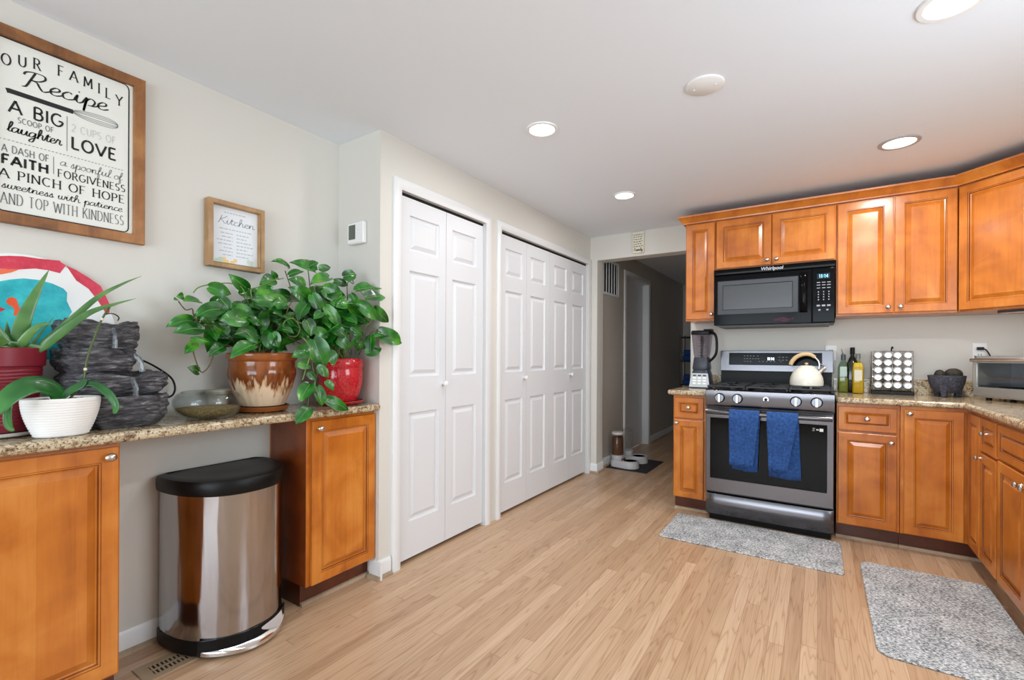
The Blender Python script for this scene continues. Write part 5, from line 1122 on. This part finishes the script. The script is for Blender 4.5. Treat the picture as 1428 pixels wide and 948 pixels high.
paint_patch('rim_patch', RED1[:7]+RED1[7:], m_redp, .0008); paint_patch('rim_patch', RED2, m_redp, .0008)
paint_patch('orange_stripe', ORNG, M('orange_paint', (238, 112, 62), .5), .0009); paint_patch('fish_patch', FISH, M('fish_orange', (236, 82, 20), .5), .0012); paint_patch('fish_patch', FISH2, M('fish_red', (214, 40, 52), .5), .0012)
# slate fountain
m_slate = noisy('slate_resin', [(.28, (40, 38, 42)), (.44, (72, 71, 76)), (.56, (110, 109, 113)), (.68, (172, 172, 174))], 30, .5, 1.0, 9, .02)
def strata():
    t, b, N, L = nt(m_slate); n = [x for x in t.nodes if x.type == 'TEX_NOISE'][0]; tc = [x for x in t.nodes if x.type == 'TEX_COORD'][0]
    mp = N('ShaderNodeMapping'); mp.inputs['Scale'].default_value = (.75, .75, 3.4); L(tc.outputs['Object'], mp.inputs[0]); L(mp.outputs[0], n.inputs['Vector']); n.inputs['Distortion'].default_value = .7
strata()
t = thing('tabletop_fountain', 'tiered dark slate tabletop fountain with running water beside the white pot', 'fountain', (-2.12, .65, .919))
def slab(name, y0, y1, x0, x1, z0, z1, seed, notch=None, topcut=.02):
    rnd = random.Random(seed); m = MB(); cx, cy = (x0+x1)/2, (y0+y1)/2; seg_ = 72; layers = 11; rings = []
    offs = [rnd.uniform(-.05, .03) for _ in range(layers+1)]
    ang = [rnd.uniform(-.05, .05) for _ in range(14)]
    for i in range(layers+1):
        u = i/layers; ring = []; sh = (.76+.24*min(1, u*2.3)**.7) if u < .5 else (1.0-.05*max(0, u-.85)/.15)
        for j in range(seg_):
            a = 2*PI*j/seg_; ca, sa = math.cos(a), math.sin(a); p = .55
            k = ang[int(j/seg_*14)]*.8; kk = sh*(1+offs[i]+k)+.09*noise.noise(Vector((ca*2.2, sa*2.2, u*.8+seed*3)))+.035*noise.noise(Vector((ca*6, sa*6, u*5+seed)))
            px_ = cx+(x1-x0)/2*math.copysign(abs(ca)**p, ca)*kk; py_ = cy+(y1-y0)/2*math.copysign(abs(sa)**p, sa)*kk
            zz = z0+(z1-z0)*u+(0 if i == 0 else .011*noise.noise(Vector((ca*3, sa*3, seed*5+u)))) 
            if notch and i >= layers-3:
                d = math.atan2(math.sin(a-notch), math.cos(a-notch)); zz -= .018*math.exp(-(d/.16)**2)*(i-layers+4)/4
            ring.append(Vector((max(px_, XL+.012), py_, zz)))
        rings.append(ring)
    m.loops(rings, m_slate, True, True, False)
    top = rings[-1]; c0 = sum(top, Vector())/len(top)
    inner = [c0.lerp(p, .82)-Z*topcut*.2 for p in top]; inner2 = [c0.lerp(p, .72)-Z*topcut for p in top]
    m.loops([top, inner, inner2], m_slate, True, False, True)
    build(name, m, t, smooth=35)
slab('rock_tier', .515, .762, -2.235, -1.985, .9195, 1.030, 3)
slab('rock_tier', .480, .766, -2.245, -2.015, 1.026, 1.112, 11, notch=.1)
slab('rock_tier', .470, .675, -2.245, -2.035, 1.108, 1.196, 17, notch=.5)
slab('rock_tier', .475, .695, -2.245, -2.045, 1.190, 1.292, 23, notch=.05)
m_water = M('water', (232, 240, 244), .03, Transmission_Weight=.9, IOR=1.33)
for pts in ([(-2.050, .600, 1.262), (-2.036, .600, 1.235), (-2.034, .600, 1.195)], [(-2.060, .662, 1.172), (-2.040, .676, 1.150), (-2.034, .679, 1.112)], [(-2.020, .645, 1.088), (-2.000, .648, 1.062), (-1.998, .648, 1.030)]):
    m = MB(); m.tube(pts, [.007, .006, .007], m_water, 8, 5, 1.4); build('water_stream', m, t)
m = MB(); m.tube(CORD, .0038, m_black, 8, 5); build('power_cord', m, t)
# glass bowl and small ceramic jar
t = thing('glass_bowl', 'low clear glass bowl with brown gravel inside next to the brown pot', 'bowl', (-2.057, .908, .919))
c = (-2.057, .908, 0); q = lambda l: [(r*1.23, .9195+(z-.9195)*1.32) for r, z in l]
m = MB(); m.lathe(q([(.040, .9195), (.060, .922), (.085, .936), (.099, .962), (.098, .978), (.086, .994), (.072, 1.002), (.0705, 1.0015), (.085, .991), (.0955, .976), (.0965, .962), (.083, .939), (.059, .925), (.0005, .9225)]), c, m_pane, 48, cap=False); build('glass', m, t)
m = MB(); m.lathe(q([(.0005, .924), (.056, .926), (.080, .9405), (.090, .951), (.0005, .954)]), c, noisy('gravel', [(.3, (84, 68, 34)), (.5, (132, 112, 62)), (.7, (176, 154, 100))], 120, .9, .8), 40); build('gravel', m, t)
c = (-2.222, 1.02, 0)
t = thing('ceramic_jar', 'small cream ceramic pot standing behind the glass bowl', 'jar', (c[0], c[1], .919))
m = MB(); m.lathe([(.030, .9195), (.034, .922), (.038, .97), (.038, .998), (.048, 1.002), (.048, 1.018), (.044, 1.020), (.040, 1.005), (.034, .96)], c, M('cream_ceramic', (216, 206, 190), .4), 32); build('body', m, t)

# ------------------------------------------------------------------ trash can
t = thing('trash_can', 'half-round brushed steel step trash can with black lid under the counter', 'trash can', (-2.09, 1.02, 0))
TC = Vector((-2.205, 1.016, 0)); TA, TB = .216, .300
def half(a, b, z, n=40, cr=.03):
    pts = []
    for i in range(n+1):
        an = -PI/2+PI*i/n; ca, sa = math.cos(an), math.sin(an)
        pts.append(Vector((TC.x+b*max(0, ca)**.92, TC.y+a*math.copysign(abs(sa)**.86, sa), z)))
    pts.append(Vector((TC.x-.035, TC.y+a*.985, z))); pts.append(Vector((TC.x-.045, TC.y+a*.93, z))); pts.append(Vector((TC.x-.045, TC.y-a*.93, z))); pts.append(Vector((TC.x-.035, TC.y-a*.985, z)))
    return pts
m = MB(); m.loops([half(TA, TB, z) for z in (.066, .2, .35, .5, .628)], m_can, True, False, False); build('body', m, t, smooth=50)
m = MB(); m.loops([half(TA-.004, TB-.004, .006), half(TA+.002, TB+.002, .012), half(TA+.003, TB+.003, .066), half(TA-.002, TB-.002, .070)], m_black, True, True, True); build('base', m, t, smooth=50)
m = MB(); m.loops([half(TA-.004, TB-.004, .622), half(TA+.006, TB+.006, .626), half(TA+.009, TB+.009, .640), half(TA+.009, TB+.009, .672), half(TA+.004, TB+.004, .682), half(TA*.90, TB*.88, .686), half(TA*.86, TB*.84, .682), half(TA*.5, TB*.45, .684)], m_black, True, True, True); build('lid', m, t, smooth=40)
m = MB(); pa = [(-.33+.0, 0)]
pts = []
for i in range(21):
    an = math.radians(-44+88*i/20); pts.append((math.cos(an), math.sin(an)))
inn = [Vector((TC.x+(TB+.004)*c_, TC.y+(TA+.006)*s_*1.12, 0)) for c_, s_ in pts]
out_ = [Vector((TC.x+(TB+.004)*c_+.040*math.sin(PI*i/20)**.7, TC.y+(TA+.006)*s_*1.12, 0)) for i, (c_, s_) in enumerate(pts)]
m.loops([[p+Z*a for p in inn]+[p+Z*b for p in out_[::-1]] for a, b in ((.020, .014), (.072, .030))], m_chrome, True, True, True); build('pedal', m, t, bevel=.004)
m = MB(); m.loops([[p+Z*z-X*.006 for p in inn]+[p+Z*z+X*.004 for p in inn[::-1]] for z in (.014, .074)], m_black, True, True, True); build('pedal_recess', m, t)
# floor register
t = thing('floor_register', 'tan metal floor register partly under the trash can', 'vent', (-2.06, .83, 0)); m_reg = M('register_tan', (172, 150, 122), .4, .3)
m = MB(); x0, x1, y0, y1 = -2.122, -2.000, .682, .985
for b in ((x0, y0, x1, y0+.038), (x0, y1-.038, x1, y1), (x0, y0+.038, x0+.028, y1-.038), (x1-.028, y0+.038, x1, y1-.038), ((x0+x1)/2-.004, y0+.038, (x0+x1)/2+.004, y1-.038)): m.box(b[0], b[1], .0005, b[2], b[3], .0045, m_reg)
for i in range(17): y = y0+.038+.0135*(i+.5); m.box(x0+.028, y-.003, .0005, x1-.028, y+.003, .004, m_reg)
build('grille', m, t)
m = MB(); m.box(x0+.026, y0+.036, .0002, x1-.026, y1-.036, .0012, m_dark); build('backing', m, t)

# ------------------------------------------------------------------ mats
def rug_mat(name, stops):
    m = M(name, (150, 150, 152), .95); t, b, N, L = nt(m); geo = N('ShaderNodeTexCoord')
    mp = N('ShaderNodeMapping'); mp.inputs['Scale'].default_value = (85, 160, 100); L(geo.outputs['Object'], mp.inputs[0])
    n = N('ShaderNodeTexNoise', _Scale=1.0, _Detail=3.0, _Roughness=.7); L(mp.outputs[0], n.inputs['Vector']); n2 = N('ShaderNodeTexNoise', _Scale=8.0, _Detail=3.0); L(geo.outputs['Object'], n2.inputs['Vector'])
    a = N('ShaderNodeMath', operation='MULTIPLY_ADD'); a.inputs[1].default_value = .18; L(n2.outputs[0], a.inputs[0]); s = N('ShaderNodeMath', operation='MULTIPLY'); s.inputs[1].default_value = .82; L(n.outputs[0], s.inputs[0]); L(s.outputs[0], a.inputs[2])
    r = ramp(N, stops); L(a.outputs[0], r.inputs[0]); L(r.outputs[0], b.inputs['Base Color']); bump(N, L, b, n.outputs[0], .7, .006); return m
m_rug = rug_mat('mat_weave', [(.38, (70, 72, 76)), (.46, (136, 138, 140)), (.52, (182, 184, 184)), (.60, (226, 226, 224))])
def rug(label, x0, y0, x1, y1, r):
    m = MB(); p = []
    for cx, cy, a in ((x1-r, y1-r, 0), (x0+r, y1-r, 90), (x0+r, y0+r, 180), (x1-r, y0+r, 270)): p += arc(cx, cy, r, r, a, a+90, 6)
    m.prism(p, .0005, .0085, m_rug); m2 = build('floor_mat', m, None, ((x0+x1)/2, (y0+y1)/2, 0), bevel=.003); tag(m2, label, 'mat', 'grey kitchen floor mats')
rug('speckled grey floor mat lying in front of the range', -.872, 3.082, .120, 3.600, .02)
rug('speckled grey floor mat beside the right-hand base cabinets', .200, 2.345, .730, 3.352, .05)
m_blk = noisy('black_mat_rubber', [(.3, (24, 24, 26)), (.6, (44, 44, 48))], 60, .8, .3)
m = MB(); m.prism([(-1.868, 4.655), (-1.432, 4.640), (-1.432, 5.255), (-1.868, 5.27)], .0005, .006, m_blk); tag(build('feeding_mat', m, None, (-1.65, 4.95, 0)), 'black mat under the pet feeders in the hall opening', 'mat')
# pet feeders
m_feed = M('feeder_grey', (206, 206, 208), .35); m_kib = noisy('kibble', [(.3, (58, 34, 18)), (.5, (98, 60, 34)), (.7, (128, 84, 50))], 160, .9, .9)
def feeder(label, y, fill, lid):
    t = thing('pet_feeder', label, 'pet feeder', (-1.72, y, .006), 'pet feeders on the black mat'); m = MB(); z0 = .0065
    def outline(s, zz):
        pts = []
        for a in range(-90, 91, 10): pts.append(Vector((-1.655+.100*s*math.cos(math.radians(a)), y+.100*s*math.sin(math.radians(a)), zz)))
        for a in range(90, 271, 18): pts.append(Vector((-1.785+.072*s*math.cos(math.radians(a)), y+.078*s*math.sin(math.radians(a)), zz)))
        return pts
    def bowl(s, zz): return [Vector((-1.650+.074*s*math.cos(2*PI*j/30), y+.078*s*math.sin(2*PI*j/30), zz)) for j in range(30)]
    o0, o1, o2 = outline(1.0, z0), outline(.97, .050), outline(.90, .072)
    m.loops([o0, o1, o2], m_feed, True, True, True); build('base', m, t, smooth=50)
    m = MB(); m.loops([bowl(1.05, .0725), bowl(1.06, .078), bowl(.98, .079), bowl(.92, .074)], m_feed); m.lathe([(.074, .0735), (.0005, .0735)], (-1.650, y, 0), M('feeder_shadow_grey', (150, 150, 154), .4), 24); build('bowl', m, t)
    m = MB(); m.lathe([(.062, .072), (.070, .09), (.070, .125)], (-1.785, y, 0), m_feed, 30, sx=.92); build('neck', m, t)
    hop = MB(); hop.lathe([(.064, .125), (.066, .13), (.066, .345), (.062, .35)], (-1.785, y, 0), m_pane, 30, sx=.92, cap=False); build('hopper', hop, t)
    if fill: m = MB(); m.lathe([(.061, .126), (.063, .30), (.05, .312), (.0005, .318)], (-1.785, y, 0), fill, 28, sx=.92); build('kibble' if fill is m_kib else 'water', m, t)
    m = MB(); m.lathe([(.068, .342), (.069, .356), (.062, .366), (.0005, .368)], (-1.785, y, 0), lid, 30, sx=.92); build('lid', m, t)
    if fill is m_kib: m = MB(); m.loops([[Vector((-1.735+.03*math.cos(2*PI*j/14), y+.035*math.sin(2*PI*j/14), z)) for j in range(14)] for z in (.074, .092)], m_kib, True, True, True); build('food', m, t)
feeder('grey pet feeder with brown kibble in its clear hopper', 4.785, m_kib, M('feeder_lid', (212, 206, 200), .4))
feeder('grey pet water dispenser with clear tank behind the kibble feeder', 5.075, None, m_pane)
# rack with blue cloths at the dark end of the hall
t = thing('storage_rack', 'black wire rack with blue cloths at the dark hall end', 'rack', (-1.55, 7.6, 0)); m = MB()
for x in (-1.785, -1.32):
    for y in (7.45, 7.75): m.tube([(x, y, 0), (x, y, 1.5)], .010, m_steel, 8)
build('posts', m, t)
for z in (.35, .72, 1.08, 1.45): m = MB(); m.box(-1.785, 7.45, z, -1.32, 7.75, z+.018, m_black); build('shelf', m, t)
for z, h_, lb in ((1.0985, .17, 'folded blue cloth on the upper rack shelf in the hall'), (.7385, .15, 'folded blue cloth on the lower rack shelf in the hall')):
    m = MB(); m.box(-1.76, 7.47, z, -1.45, 7.73, z+h_*.5, m_towel); m.box(-1.75, 7.48, z+h_*.5, -1.47, 7.72, z+h_, m_towel); tag(build('folded_cloth', m, None, (-1.6, 7.6, z), bevel=.02, seg=3), lb, 'cloth', 'cloths on the hall rack')
